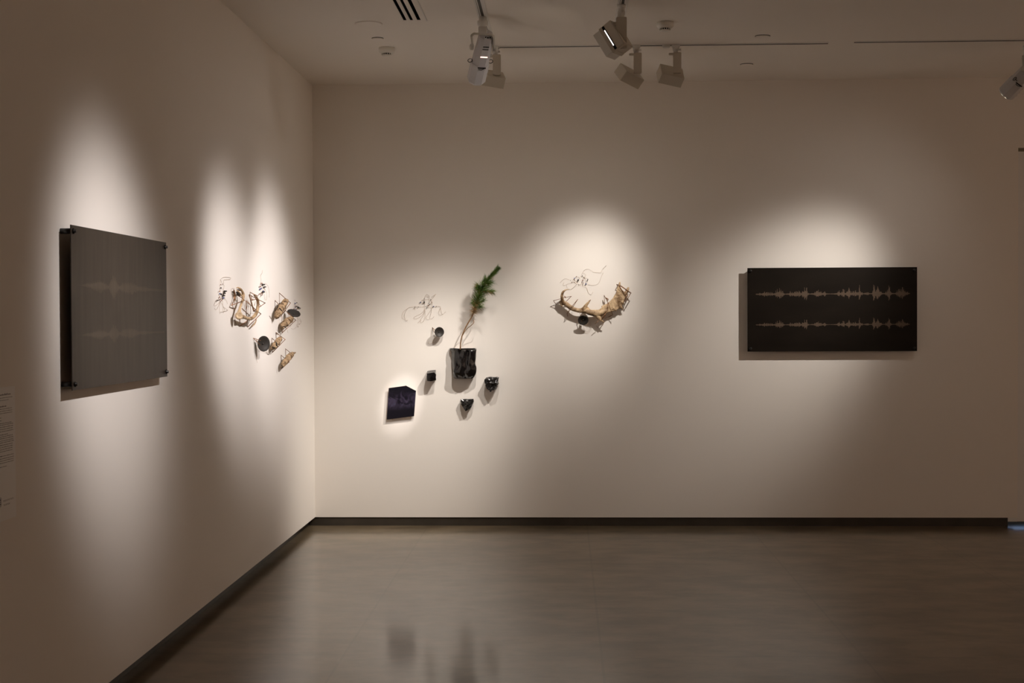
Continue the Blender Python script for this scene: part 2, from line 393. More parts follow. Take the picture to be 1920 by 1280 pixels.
# tracks (recessed channels seen from below)
def track_y(x, y0, y1, label):
    t = thing('lighting_track', label, 'track', (x, (y0+y1)/2, H), 'recessed lighting tracks')
    MB().box((x-.028, y0, H-.003), (x-.008, y1, H)).box((x+.008, y0, H-.003), (x+.030, y1, H)).build('flange', 'trackw', t)
    MB().box((x-.008, y0, H-.0012), (x+.008, y1, H)).build('channel', 'track', t)
    MB().box((x-.0165, y0, H-.0042), (x-.0145, y1, H-.003)).build('groove', 'track', t)
def track_x(x0, x1, y, label):
    t = thing('lighting_track', label, 'track', ((x0+x1)/2, y, H), 'recessed lighting tracks')
    MB().box((x0, y-.028, H-.003), (x1, y-.008, H)).box((x0, y+.008, H-.003), (x1, y+.028, H)).build('flange', 'trackw', t)
    MB().box((x0, y-.008, H-.0045), (x1, y+.008, H)).build('channel', 'track', t)
xt1 = K(901, 14).x; xt2 = K(1166, 14).x
track_y(xt1, -9, yT-.03, 'dark slotted lighting track running towards the wall above the profile spotlight')
track_y(xt2, -9, yT-.03, 'lighting track running towards the wall above the stepped box spotlight')
track_x(xt1-.02, K(1555, 78).x, yT, 'long thin lighting track parallel to the rear wall carrying two box spotlights')
track_x(K(1605, 76).x, 6.8, K(1750, 77).y, 'thin lighting track parallel to the wall at the far right')

def profile_lamp(att, aim, label, tail, length, rad, watts, deg, blend, col, glow=True):
    """long framing spotlight: adapter, yoke, ribbed rear housing, lens barrel"""
    x, y = att
    t = thing('profile_spotlight', label, 'spotlight', (x, y, H), 'long profile spotlights')
    MB().lathe((x, y, H-.062), (0, 0, 1), [(0, .012), (.012, .03), (.036, .03), (.04, .022), (.063, .022)], 18).build('track_adapter', 'lampwhite', t)
    tb = MB().box((x-.024, y-.02, H-.10), (x+.024, y+.02, H-.06), .003)
    for i in (-1, 1):
        for z in (-.072, -.086): tb.lathe((x+i*.018, y-.0205, H+z), (0, -1, 0), [(0, .003), (.002, .003)], 8)
    tb.build('swivel', 'lampwhite', t)
    piv = V((x, y, H-.10))
    a, s_, u = frame_of(V(aim)-tail)
    if u.z < 0: u = -u
    # yoke: U of flat bar around the housing
    cen = tail+a*length*.30
    yw = rad*1.32
    p = [cen-s_*yw, piv-s_*yw*1.0+V((0, 0, -.012)), piv-s_*yw*.8, piv+s_*yw*.8, piv+s_*yw*1.0+V((0, 0, -.012)), cen+s_*yw]
    MB().tube(p, .0065, 8, flat=2.0, flatdir=V((0, 1, .3))).build('yoke', 'yoke', t)
    for i in (-1, 1): MB().lathe(cen+s_*i*yw*.93, s_*i, [(0, .018), (.014, .018), (.02, .012)], 14).build('knob', 'yoke', t)
    # rear housing, eight-sided
    def ring(h, r, ry=None):
        ry = ry or r; ang = [22.5+45*k for k in range(8)]
        return [tail+a*h+s_*r*math.cos(math.radians(d))+u*ry*math.sin(math.radians(d)) for d in ang]
    hs = MB(); prof = [(0, rad*.72), (.02, rad*.9), (length*.2, rad*.92), (length*.42, rad), (length*.60, rad*1.02)]
    rr = [[hs.bm.verts.new(p_) for p_ in ring(h, r)] for h, r in prof]
    for q1, q2 in zip(rr, rr[1:]):
        for k in range(8): hs.bm.faces.new((q1[k], q1[(k+1) % 8], q2[(k+1) % 8], q2[k]))
    hs.bm.faces.new(rr[0][::-1]); hs.bm.faces.new(rr[-1]); hb = hs.build('housing', 'lampgrey', t)
    bs = MB(); prof = [(length*.60, rad*1.08), (length*.63, rad*1.1), (length*.96, rad*1.12), (length, rad*.95)]
    rr = [[bs.bm.verts.new(p_) for p_ in ring(h, r)] for h, r in prof]
    for q1, q2 in zip(rr, rr[1:]):
        for k in range(8): bs.bm.faces.new((q1[k], q1[(k+1) % 8], q2[(k+1) % 8], q2[k]))
    bs.bm.faces.new(rr[0][::-1]); bs.bm.faces.new(rr[-1]); bs.build('lens_barrel', 'lampgrey', t)
    low = -u           # face that looks down into the room
    n_ = (CAM-(tail+a*length*.4)); n_ = (n_-a*n_.dot(a)).normalized(); sd = a.cross(n_).normalized()
    # snap to the nearest of the eight flats
    best = max(range(8), key=lambda k: (s_*math.cos(math.radians(45*k))+u*math.sin(math.radians(45*k))).dot(n_))
    fn = s_*math.cos(math.radians(45*best))+u*math.sin(math.radians(45*best)); sd = a.cross(fn).normalized()
    ap = math.cos(math.radians(22.5))
    for h in (.20, .25):
        vent = MB(); rh = (rad*.93)*ap
        for k in range(7): vent.quadbox(tail+a*(length*h)+fn*(rh+.0005)+sd*((k-3)*rad*.105), a*.0035, sd*.0016, fn*.0008)
        vent.build('vent_row', 'slot', hb)
    vent = MB()
    for k in (-2.6, -2.0, 2.0, 2.6): vent.quadbox(tail+a*.006+fn*(rad*.76*ap+.001)+sd*(k*rad*.11), a*.004, sd*.0016, fn*.0012)
    vent.lathe(tail+a*.008+fn*(rad*.76*ap), fn, [(0, .005), (.003, .005)], 12)
    vent.build('vent_row', 'slot', hb)
    if glow:
        gv = MB()
        for k in range(8): gv.quadbox(tail+a*(length*.40)+fn*(rad*ap*.995+.0012)+sd*((k-3.5)*rad*.11), a*.0030, sd*.0021, fn*.001)
        gv.build('glowing_vent', 'led', t)
    # shutter blades and their pulls at the gate
    for i in (-1, 1):
        sh = MB(); c0 = tail+a*length*.575+s_*i*rad*1.25
        sh.tube([c0+.013*(a*math.cos(w)+s_*math.sin(w)) for w in [2*math.pi*k/12 for k in range(13)]], .0022, 6)
        sh.tube([c0-s_*i*.012, c0-s_*i*rad*.5+fn*rad*.5], .002, 6); sh.build('shutter_pull', 'black', t)
    sh = MB().quadbox(tail+a*length*.61+fn*rad*1.06, a*.003, sd*.024, fn*.003); sh.tube([tail+a*length*.61+fn*rad*1.1-sd*.02, tail+a*length*.645+fn*rad*1.12, tail+a*length*.64+fn*rad*1.12+sd*.018], .002, 6)
    sh.build('shutter', 'black', t)
    for h in (.45, .68, .78, .87): MB().lathe(tail+a*length*h-sd*rad*1.0, -sd, [(0, .007), (.008, .009), (.012, .003)], 10).build('focus_knob', 'yoke', t)
    MB().lathe(tail+a*(length+.0005), a, [(0, rad*.8), (.001, rad*.8)], 24).build('lens', 'lens', t)
    spot('spot_beam', tail+a*(length+.02), aim, watts, deg, blend, .012, col, t)
    return t

aimP = W(752, 757)
attP = K(905, 31)
tipP = W(892, 152, -attP.y-.28); tailP = tipP-(aimP-tipP).normalized()*.34
profile_lamp((attP.x, attP.y), aimP, 'long white profile spotlight with a glowing row of vents, hanging left of centre', tailP, .34, .050, 190, 2.9, 0., (1, .93, .90))
attD = K(1927, 77.5)
tipD = W(1884, 178, -attD.y-.12); tailD = tipD-(aimD-tipD).normalized()*.30
profile_lamp((attD.x, attD.y), aimD, 'long grey profile spotlight cut off by the right edge of the picture', tailD, .30, .050, 175, 15, .07, WARM, glow=False)

# stepped square spotlight aimed at the left wall
def stepped_lamp(att, aim, label, watts, deg, blend, col, slit=True):
    x, y = att
    t = thing('stepped_spotlight', label, 'spotlight', (x, y, H), 'stepped box spotlights')
    ad = MB().lathe((x, y, H-.09), (0, 0, 1), [(0, .018), (.03, .018), (.031, .021), (.05, .021), (.051, .019), (.07, .019), (.071, .024), (.09, .024)], 18)
    ad.build('track_adapter', 'lampwhite', t)
    MB().box((x-.03, y-.03, H-.25), (x+.028, y+.005, H-.075), .003).box((x-.045, y-.02, H-.12), (x-.028, y-.0, H-.10), .002).box((x+.006, y-.034, H-.24), (x+.018, y-.03, H-.09)).build('arm', 'lampback', t)
    piv = V((x-.022, y+.02, H-.175))
    a, s_, u = frame_of(V(aim)-piv)
    c = piv
    MB().quadbox(c, a*.032, s_*.06, u*.080, .003).build('rear_housing', 'lampback', t)
    if slit:
        MB().quadbox(c+a*.024-s_*.0605, a*.0075, s_*.0008, u*.076).build('slit_recess', 'slot', t)
        MB().quadbox(c+a*.025-s_*.0615, a*.0030, s_*.0006, u*.052).build('glowing_slit', 'slit', t)
    MB().quadbox(c+a*.042, a*.011, s_*.056, u*.082, .002).build('collar', 'lampback', t)
    fh = MB().quadbox(c+a*.063, a*.010, s_*.056, u*.074, .001); mouth(fh, c+a*.072, a, s_, u, .056, .074, .024); fh.build('front_housing', 'lampwhite', t)
    MB().quadbox(c+a*.074, a*.0004, s_*.050, u*.068).build('lens', 'lens', t)
    spot('spot_beam', c+a*.11, aim, watts, deg, blend, .010, col, t)
    return t
attS = K(1165, 8)
aimL2 = L(514, 590); aimL1 = L(440, 580)
stepped_lamp((attS.x, attS.y), aimL2, 'stepped square spotlight with a bright slit, turned towards the left wall', 340, 12.5, .03, COOL)
stepped_lamp((xt2, -4.3), aimL1, 'stepped square spotlight nearer the camera aimed at the antler on the left wall', 460, 9.7, .02, COOL, slit=False)
aimG = V((0, -4.62, 1.50))
stepped_lamp((xt2, -5.5), aimG, 'stepped square spotlight nearest the camera aimed at the grey plate', 300, 12, .0, COOL, slit=False)
# added fill lamps out of view, bounced off unseen walls to lift the ambient
stepped_lamp((4.4, -8.6), (XR, -8.2, 1.4), 'added fill spotlight behind the camera aimed at the right wall', 400, 28, .2, FILL, slit=False)
stepped_lamp((xt2, -8.6), (1.2, YN, 1.2), 'added fill spotlight behind the camera aimed at the far end wall', 70, 28, .2, FILL, slit=False)

stepped_lamp((6.3, -3.6), (XR, -2.6, 1.3), 'added fill spotlight outside the picture on the right aimed at the right wall', 420, 24, .2, FILL, slit=False)
# ------------------------------------------------------------------ ceiling fittings
p = K(691, 44.5); e = K(717, 44.5)
tag(MB().lathe(p, (0, 0, -1), [(-.001, (e-p).length), (.003, (e-p).length), (.0045, (e-p).length*.97), (.005, (e-p).length*.8)], 40).build('access_cover', 'ceil', loc=p), 'round flush white access cover in the ceiling left of the air slot', 'cover')
for (px, py, w, lab) in ((708, 69, 11, 'small round sprinkler cover in front of the left smoke detector'), (1430, 65, 14, 'small round sprinkler cover in front of the long track on the right'), (1400, 118, 12, 'small round sprinkler cover behind the long track, nearest the rear wall')):
    p = K(px, py+2.5); r = (K(px+w, py+2.5)-p).length
    t = thing('sprinkler_cover', lab, 'sprinkler cover', p, 'small round sprinkler covers')
    MB().lathe(p, (0, 0, -1), [(-.001, r*1.02), (.0008, r*1.02)], 32).build('gap_ring', 'track', t)
    MB().lathe(p+V((0, .006, 0)), (0, 0, -1), [(.0012, r*.95), (.005, r*.97), (.006, r*.9), (.0065, .0)], 32).build('cover_plate', 'ceil', t)
for (px, py, w, lab) in ((725, 90, 15, 'white round smoke detector left of the profile spotlight'), (1247, 42, 16, 'white round smoke detector above the pair of box spotlights')):
    p = K(px, py); r = (K(px+w, py)-p).length
    t = thing('smoke_detector', lab, 'smoke detector', p, 'smoke detectors on the ceiling')
    MB().lathe(p, (0, 0, -1), [(0, r), (.022, r), (.032, r*.84), (.036, r*.62)], 36).build('base', 'plastic', t)
    MB().lathe(p, (0, 0, -1), [(.034, r*.58), (.047, r*.58)], 24).build('inner_core', 'slot', t)
    rb = MB()
    for k in range(14):
        w_ = 2*math.pi*k/14; d = V((math.cos(w_), math.sin(w_), 0)); n_ = V((-d.y, d.x, 0))
        rb.quadbox(p+d*r*.61+V((0, 0, -.0405)), d*.002, n_*.0022, V((0, 0, .005)))
    rb.build('vent_rib', 'plastic', t)
    MB().lathe(p, (0, 0, -1), [(.045, r*.62), (.048, r*.6), (.052, r*.45), (.053, 0)], 30).build('cap', 'plastic', t)

# ------------------------------------------------------------------ plates with sound waves
def envelope(keys, x):
    for (a, b), (c, d) in zip(keys, keys[1:]):
        if a <= x <= c: return b+(d-b)*(x-a)/(c-a)
    return 0
WV = [(245,3),(285,12),(330,22),(370,14),(410,22),(425,8),(450,55),(475,50),(500,30),(515,25),(525,4),(560,8),(580,25),(610,22),(640,25),(670,28),(690,20),(705,50),(725,65),(740,60),(750,12),(765,4),(800,8),(815,20),(835,28),(848,60),(860,25),(880,18),(900,8),(918,35),(925,5),(960,2),(980,2),(1030,6),(1040,14),(1055,40),(1062,8),(1080,22),(1103,60),(1110,10),(1150,58),(1165,15),(1185,25),(1230,30),(1240,20),(1255,85),(1265,22),(1280,15),(1290,4),(1335,14),(1345,4),(1375,6),(1390,80),(1405,50),(1420,85),(1435,40),(1450,60),(1465,12),(1480,6),(1500,10),(1525,30),(1545,90),(1555,25),(1570,4),(1600,5),(1620,30),(1640,75),(1655,40),(1670,70),(1685,30),(1710,25),(1730,8),(1742,2)]
def plate(name, lab, P0, ex, ez, nrm, w, h, so, pm, wm, wave, amp, rows, group):
    """P0 bottom-left corner on the wall, ex/ez directions, nrm away from the wall"""
    P0, ex, ez, nrm = V(P0), V(ex), V(ez), V(nrm)
    c = P0+ex*w/2+ez*h/2
    t = thing(name, lab, 'wall panel', c, group)
    MB().quadbox(c+nrm*so, ex*w/2, ez*h/2, nrm*.0015).build('metal_sheet', pm, t)
    for i in (0, 1):
        for j in (0, 1):
            q = P0+ex*(.022 if i == 0 else w-.022)+ez*(.022 if j == 0 else h-.022)
            MB().lathe(q, nrm, [(0, .0105), (so-.002, .0105), (so-.002, .004), (so+.003, .004), (so+.003, .010), (so+.006, .0105), (so+.008, .006), (so+.013, .006), (so+.014, .004)], 16).build('standoff_bolt', 'black', t)
    rnd = random.Random(3)
    for row, (vz, sc_) in enumerate(rows):
        mb = MB(); rnd = random.Random(11)
        for (u0, u1, a0, a1) in wave(rnd):
            mb.bm.faces.new([mb.bm.verts.new(P0+ex*uu*w+ez*(vz*h+zz*sc_)+nrm*(so+.0018)) for uu, zz in ((u0, -a1), (u1, -a1), (u1, a0), (u0, a0))])
        mb.build('etched_sound_wave', wm, t, fix=False)
    return t
def wave_right(rnd):
    x = 245.
    while x < 1742:
        e = envelope(WV, x); j = rnd.random(); a0 = e*(.28+.95*j**1.6)+1.6; a1 = e*(.28+.85*(.6*j+.4*rnd.random())**1.6)+1.6
        s_ = .000738   # metres per zoom pixel
        yield ((x-163)/1650, (x+4.6-163)/1650, a0*s_, a1*s_)
        x += 4.5
LW = [(215,3),(240,12),(270,18),(290,30),(315,42),(340,45),(365,25),(385,8),(400,45),(415,85),(430,80),(445,25),(455,8),(475,35),(500,42),(530,40),(555,35),(575,14),(600,16),(620,20),(640,10),(700,8),(760,6)]
def wave_left(rnd):
    n = 260
    for k in range(n):
        u = .05+.92*k/n
        # column of the photo crop this belongs to (perspective of the receding plate)
        d0, d1 = 5.044, 6.265; d = d0+(d1-d0)*u
        px = 1058-(1.85-.045)*F/d; x = (px-80)*3.369
        e = envelope(LW, x); s_ = d/F/3.369
        yield (u, u+.0037, (e*(.45+.55*rnd.random())+1)*s_, (e*(.45+.55*rnd.random())+1)*s_)
plate('dark_metal_panel', 'black brown metal sheet with two bronze sound waves, alone on the rear wall', (3.1846, 0, 1.2797), (1, 0, 0), (0, 0, 1), (0, -1, 0), 1.2228, .608, .045, 'plate_dark', 'bronze', wave_right, 1, ((1-(368-110)/820, 1.), (1-(668-110)/820, .75)), None)
plate('grey_metal_panel', 'grey metal sheet with faint sound waves held off the left wall by black bolts', (0, -5.2003, 1.2746), (0, 1, 0), (0, 0, 1), (1, 0, 0), 1.2228, .608, .045, 'plate_grey', 'wave_grey', wave_left, 1, ((.640, 1.), (.333, .8)), None)

# ------------------------------------------------------------------ helpers for crops of the photograph: measured points -> place on the wall
def mk(fun, x0, y0, sc): return lambda zx, zy, s=.0: fun(x0+zx/sc, y0+zy/sc, s)

# ------------------------------------------------------------------ antler on the rear wall
def A(zx, zy, s_=0.):      # the palm lies closer to the wall than the beam
    return W(1020+zx/9.144, 490+zy/9.144, s_*(.66-.28*min(1, max(0, (zx-950)/350))))
mpx = 10.24/F/9.144      # metres per crop pixel
loc = A(700, 840, 0)
t = thing('antler_sculpture', 'broad palmed antler held on thin brown rods on the rear wall', 'antler', loc)
mb = MB()
def lump(pts):
    P = spline([A(x, y, s) for x, y, s, r in pts], 4)
    rr = []
    for i in range(len(P)):
        f_ = i/(len(P)-1)*(len(pts)-1); k = min(int(f_), len(pts)-2); rr.append((pts[k][3]+(pts[k+1][3]-pts[k][3])*(f_-k))*mpx)
    mb.tube(P, rr, 12)
lump([(296, 690, .062, 40), (330, 705, .066, 40), (385, 735, .07, 40), (450, 785, .075, 42), (540, 828, .08, 36), (640, 845, .085, 40), (720, 852, .085, 46), (800, 875, .085, 50), (900, 890, .08, 62), (970, 880, .082, 62), (1040, 850, .085, 46), (1090, 830, .085, 30)])
lump([(315, 700, .07, 34), (312, 650, .09, 28), (306, 590, .11, 24), (322, 530, .12, 20), (370, 490, .12, 13), (440, 474, .115, 4)])
lump([(640, 840, .085, 36), (690, 800, .095, 34), (725, 745, .10, 26), (765, 700, .105, 18), (805, 650, .11, 4)])
lump([(745, 720, .10, 14), (762, 690, .10, 9), (764, 662, .10, 3)])
lump([(720, 780, .07, 26), (760, 805, .07, 16), (800, 830, .07, 5)])
lump([(900, 900, .08, 50), (940, 960, .085, 40), (975, 1005, .09, 22), (1035, 1045, .09, 9)])
lump([(300, 690, .06, 30), (300, 740, .062, 18), (320, 780, .065, 6)])
lump([(285, 665, .06, 20), (298, 700, .055, 46), (318, 730, .06, 20)])
palm = [(930, 830), (1010, 780), (1090, 720), (1170, 640), (1230, 545), (1262, 440), (1284, 352), (1300, 340), (1318, 360), (1322, 430), (1345, 505), (1395, 505), (1428, 435), (1450, 425), (1466, 455), (1452, 520), (1402, 575), (1385, 640), (1368, 700), (1366, 762), (1330, 770), (1342, 812), (1300, 822), (1232, 838), (1150, 862), (1060, 880), (960, 930)]
cx = sum(p_[0] for p_ in palm)/len(palm); cy = sum(p_[1] for p_ in palm)/len(palm)
bow = lambda x: .085
fr = [A(x, y, bow(x)+.010) for x, y in palm]; bk = [A(x, y, bow(x)-.010) for x, y in palm]
# fan the palm as a row of thick segments between the inner and outer edge
inner = [(960, 810), (1010, 780), (1090, 722), (1170, 642), (1230, 547), (1262, 445)]
outer = [(980, 930), (1080, 876), (1190, 850), (1320, 800), (1372, 690), (1400, 560)]
for k in range(5):
    q = [inner[k], inner[k+1], outer[k+1], outer[k]]
    mb.prism([A(x, y, bow(x)+(.024-.006*k/5)) for x, y in q], [A(x, y, bow(x)-.020) for x, y in q])
lump([(1280, 480, .09, 30), (1290, 420, .095, 22), (1298, 380, .098, 18), (1300, 352, .10, 12)])
lump([(1380, 560, .10, 34), (1420, 515, .11, 24), (1440, 470, .115, 20), (1450, 440, .12, 14)])
lump([(1262, 445, .09, 20), (1320, 500, .095, 26), (1395, 560, .10, 22)])
lump([(1330, 690, .10, 30), (1368, 725, .10, 10), (1372, 742, .10, 4)])
lump([(1290, 770, .10, 34), (1340, 800, .10, 14), (1352, 815, .10, 5)])
lump([(1180, 800, .09, 36), (1225, 838, .09, 14), (1250, 850, .09, 6)])
lump([(1000, 800, .08, 40), (1120, 730, .08, 28), (1220, 620, .09, 22), (1270, 500, .095, 16)])
organic(mb, 'antler', 'antler', t, .0026, .004, .022, 3)
def arod(pts, r=.0021): rod([A(*p_) for p_ in pts], r).build('brass_rod_bracket', 'brass', t)
arod([(205, 740, .002), (163, 672, .06), (300, 640, .10), (340, 620, .10), (468, 598, .10), (380, 685, .05)])
MB().tube([A(350, 590, .10), A(362, 610, .10), A(372, 628, .10)], [.002, .006, .002], 6).build('brass_clip', 'brass', t)
arod([(405, 940, .003), (395, 895, .01), (440, 815, .12), (578, 650, .13), (490, 790, .09), (395, 895, .02)])
arod([(1038, 735, .005), (1030, 580, .06), (1095, 700, .11), (1180, 915, .11), (1110, 955, .02)])
arod([(1095, 700, .11), (1080, 860, .11), (985, 990, .12)], .0024)
MB().tube([A(1050, 620, .10), A(1075, 640, .10), A(1098, 645, .10), A(1085, 690, .10)], [.003, .007, .005, .002], 6).build('brass_clip', 'brass', t)
arod([(1262, 425, .01), (1248, 395, .09), (1330, 425, .13), (1490, 540, .14), (1392, 705, .14)], .003)
arod([(1290, 412, .13), (1370, 545, .13), (1470, 520, .13)], .0022)
arod([(1400, 480, .13), (1392, 690, .13)], .0022)
arod([(1325, 430, .14), (1400, 478, .14), (1465, 530, .14)], .0030)
arod([(1430, 560, .135), (1370, 700, .12)], .0026)
arod([(1050, 930, .09), (985, 1000, .10)], .003)
arod([(935, 1020, .10), (875, 1068, .10)], .0022)
arod([(900, 1105, .003), (935, 1145, .02), (960, 1100, .05), (1030, 1050, .09)], .0013)
arod([(1045, 975, .02), (1150, 925, .01), (1180, 915, .10)], .0012)

# dishes -------------------------------------------------------------
def dish(lab, c, normal, r, rods, wires, wmat='wire', stem=None, name='metal_dish', group='round dark metal dishes'):
    c = V(c); n = V(normal).normalized()
    t = thing(name, lab, 'dish', c, group)
    MB().lathe(c, n, [(-.0125, 0), (-.012, r*.2), (-.005, r*.7), (.0, r), (.0025, r), (.003, r*.95), (-.002, r*.72), (-.0075, r*.25), (-.008, .0)], 36).build('dish_bowl', 'dish', t)
    MB().lathe(c+n*(-.006), n, [(-.001, r*.14), (.001, r*.13), (.0035, r*.06), (.004, 0)], 16).build('dish_centre', 'dish', t)
    MB().lathe(c, -n, [(.012, r*.22), (.026, r*.2), (.028, r*.12)], 18).build('coil', 'brass', t)
    for pts in rods: rod(pts, .0019).build('brass_rod_bracket', 'brass', t)
    for pts in wires:
        MB().tube(spline(pts, 6), .0007, 5).build('fine_wire', wmat, t)
    return t
def face_cam(c, wall, tilt=(0, 0, 0)):
    return (V(wall)+V(tilt)).normalized()
c = A(672, 1006, .100)
dish('small dark round dish hanging beneath the palmed antler', c, (-.0, -1, -.42), 89*mpx,
     [[A(612, 890, .08), A(628, 930, .09), A(648, 890, .08)], [A(628, 930, .09), A(650, 990, .092)], [A(650, 1020, .09), A(640, 960, .004)]],
     [[A(790, 1075, .03), A(800, 1040, .02), A(825, 1095, .02), A(805, 1150, .015), A(770, 1215, .008), A(730, 1235, .005), A(690, 1205, .005), A(690, 1150, .01), A(660, 1060, .05)],
      [A(740, 1060, .04), A(745, 1095, .02), A(790, 1080, .01), A(785, 1150, .006), A(740, 1210, .004), A(700, 1180, .004)]])

B = mk(W, 745, 540, 11.64); mb2 = 10.24/F/11.64
c = B(915, 957, .048)
dish('small dark round dish tilted on a bent rod, left of the pine seedling', c, (.45, -1, .0), 108*mb2,
     [[B(765, 860, .004), B(830, 925, .036)], [B(765, 860, .004), B(800, 960, .012), B(880, 1000, .036)]],
     [[B(745, 900, .004), B(740, 1030, .003)], [B(870, 1060, .03), B(800, 1120, .01), B(775, 1190, .004), B(820, 1190, .004), B(880, 1110, .02)],
      [B(690, 1150, .003), B(680, 1200, .003), B(720, 1215, .003), B(790, 1180, .003)]])

# circuits of wire and components -------------------------------------
def circuit(lab, fun, sc, wires, comps, loc, wr=.0007, wmat='wire', s0=.004):
    t = thing('wire_circuit', lab, 'wire circuit', loc, 'wire circuits pinned to the walls')
    for pts in wires:
        P = [fun(*(list(q)+[s0])[:3]) for q in pts]
        MB().tube(spline(P, 5) if len(P) > 2 else P, wr, 5).build('fine_wire', wmat, t)
    nm = {'comp': 'black_component', 'compblue': 'blue_component', 'compred': 'brown_component'}
    for (x0, y0, x1, y1, r, mt) in comps:
        a, b = fun(x0, y0, s0+.004), fun(x1, y1, s0+.004)
        if (a-b).length < .002: b = a+V((0, 0, .004))
        MB().lathe(a, b-a, [(0, r*.6), (.001, r), ((b-a).length-.001, r), ((b-a).length, r*.6)], 10).build(nm[mt], mt, t)
    return t
# 1: rear wall, left of the seedling
circuit('spidery wire circuit with drooping loops, above the dish left of the seedling', B, mb2,
 [[(590, 240), (605, 180), (640, 135), (685, 150), (700, 190), (690, 250), (685, 330)], [(605, 185), (690, 185)], [(590, 250), (735, 245), (760, 300), (765, 400)],
  [(590, 235), (600, 330), (590, 400), (600, 450)], [(575, 405), (380, 405), (250, 425), (190, 500), (160, 560), (160, 640), (195, 705), (230, 690)], [(230, 440), (150, 500), (105, 590), (115, 650), (160, 695)],
  [(525, 290), (535, 262), (575, 262), (585, 290), (570, 340), (530, 330), (525, 290)], [(600, 450), (540, 540), (430, 600), (365, 635), (375, 670), (450, 655), (530, 600), (600, 500)],
  [(605, 460), (570, 590), (505, 690), (520, 750), (570, 720), (605, 620), (605, 480)], [(520, 690), (445, 760)], [(640, 430), (720, 420), (750, 440), (690, 540), (625, 640), (660, 685), (700, 680)],
  [(750, 440), (735, 550), (705, 660), (760, 665), (800, 620)], [(760, 400), (850, 395), (930, 400), (940, 430), (905, 520), (920, 580), (980, 580), (1055, 515)], [(945, 440), (960, 530), (990, 575)],
  [(735, 210), (845, 125)], [(760, 235), (845, 125)], [(600, 400), (670, 380), (700, 350), (760, 345)], [(345, 455), (375, 438), (390, 455), (365, 460)], [(735, 245), (750, 310), (745, 345)]],
 [(585, 290, 585, 325, .005, 'comp'), (495, 318, 512, 298, .004, 'compblue'), (588, 225, 588, 240, .0026, 'comp'), (725, 246, 738, 246, .003, 'comp'), (750, 305, 750, 320, .0026, 'compred'),
  (452, 411, 466, 411, .0028, 'comp'), (380, 408, 396, 408, .0026, 'compred'), (630, 432, 645, 430, .0028, 'comp'), (778, 402, 802, 396, .0036, 'compblue'), (845, 398, 858, 398, .0028, 'comp'),
  (703, 365, 712, 340, .003, 'comp'), (668, 400, 676, 370, .0022, 'compred'), (670, 345, 680, 330, .0022, 'comp'), (705, 315, 710, 290, .0016, 'compred')], B(600, 400))
# 2: rear wall, above the antler
Cc = mk(W, 1040, 490, 18.29)
circuit('wire circuit with long wavy feelers, just above the palmed antler', Cc, mb2,
 [[(185, 735), (260, 650), (340, 595), (420, 600), (510, 635)], [(330, 725), (290, 770), (310, 815), (360, 812), (470, 765), (580, 730), (660, 715), (740, 745), (860, 800), (960, 855), (1070, 885), (1110, 940), (1140, 1030), (1180, 1100), (1230, 1130), (1280, 1110), (1310, 1040)],
  [(420, 800), (415, 860), (450, 925)], [(750, 790), (680, 860), (600, 930), (530, 960), (450, 950)], [(1780, 130), (1640, 270), (1600, 360), (1560, 380), (1370, 372), (1280, 330), (1180, 270), (1100, 262), (1030, 295), (960, 380), (900, 500), (850, 580)],
  [(1670, 380), (1600, 520), (1550, 660), (1500, 750), (1420, 795), (1300, 812), (1200, 800), (1120, 775)], [(960, 390), (1065, 455), (1040, 530), (1000, 640), (890, 800)], [(945, 490), (1000, 540), (1120, 580), (1140, 600)],
  [(600, 650), (700, 720), (860, 800)], [(740, 510), (790, 515), (840, 560), (850, 590)], [(675, 575), (690, 640), (760, 690)], [(1040, 560), (1050, 680), (1065, 770)], [(940, 660), (900, 790)], [(960, 780), (1000, 830)]],
 [(785, 670, 820, 610, .0052, 'comp'), (680, 560, 680, 600, .004, 'compblue'), (735, 505, 745, 525, .0026, 'compred'), (535, 650, 552, 648, .0028, 'comp'), (600, 652, 612, 652, .0022, 'compred'),
  (580, 705, 592, 720, .0032, 'compred'), (825, 795, 838, 812, .0034, 'comp'), (935, 490, 958, 492, .0036, 'comp'), (990, 535, 1012, 548, .0034, 'comp'), (1105, 680, 1142, 600, .003, 'comp'),
  (940, 672, 978, 625, .0026, 'compred'), (960, 778, 988, 715, .0022, 'compred'), (1055, 790, 1085, 755, .0044, 'compblue'), (665, 630, 680, 630, .002, 'compred')], Cc(800, 700))
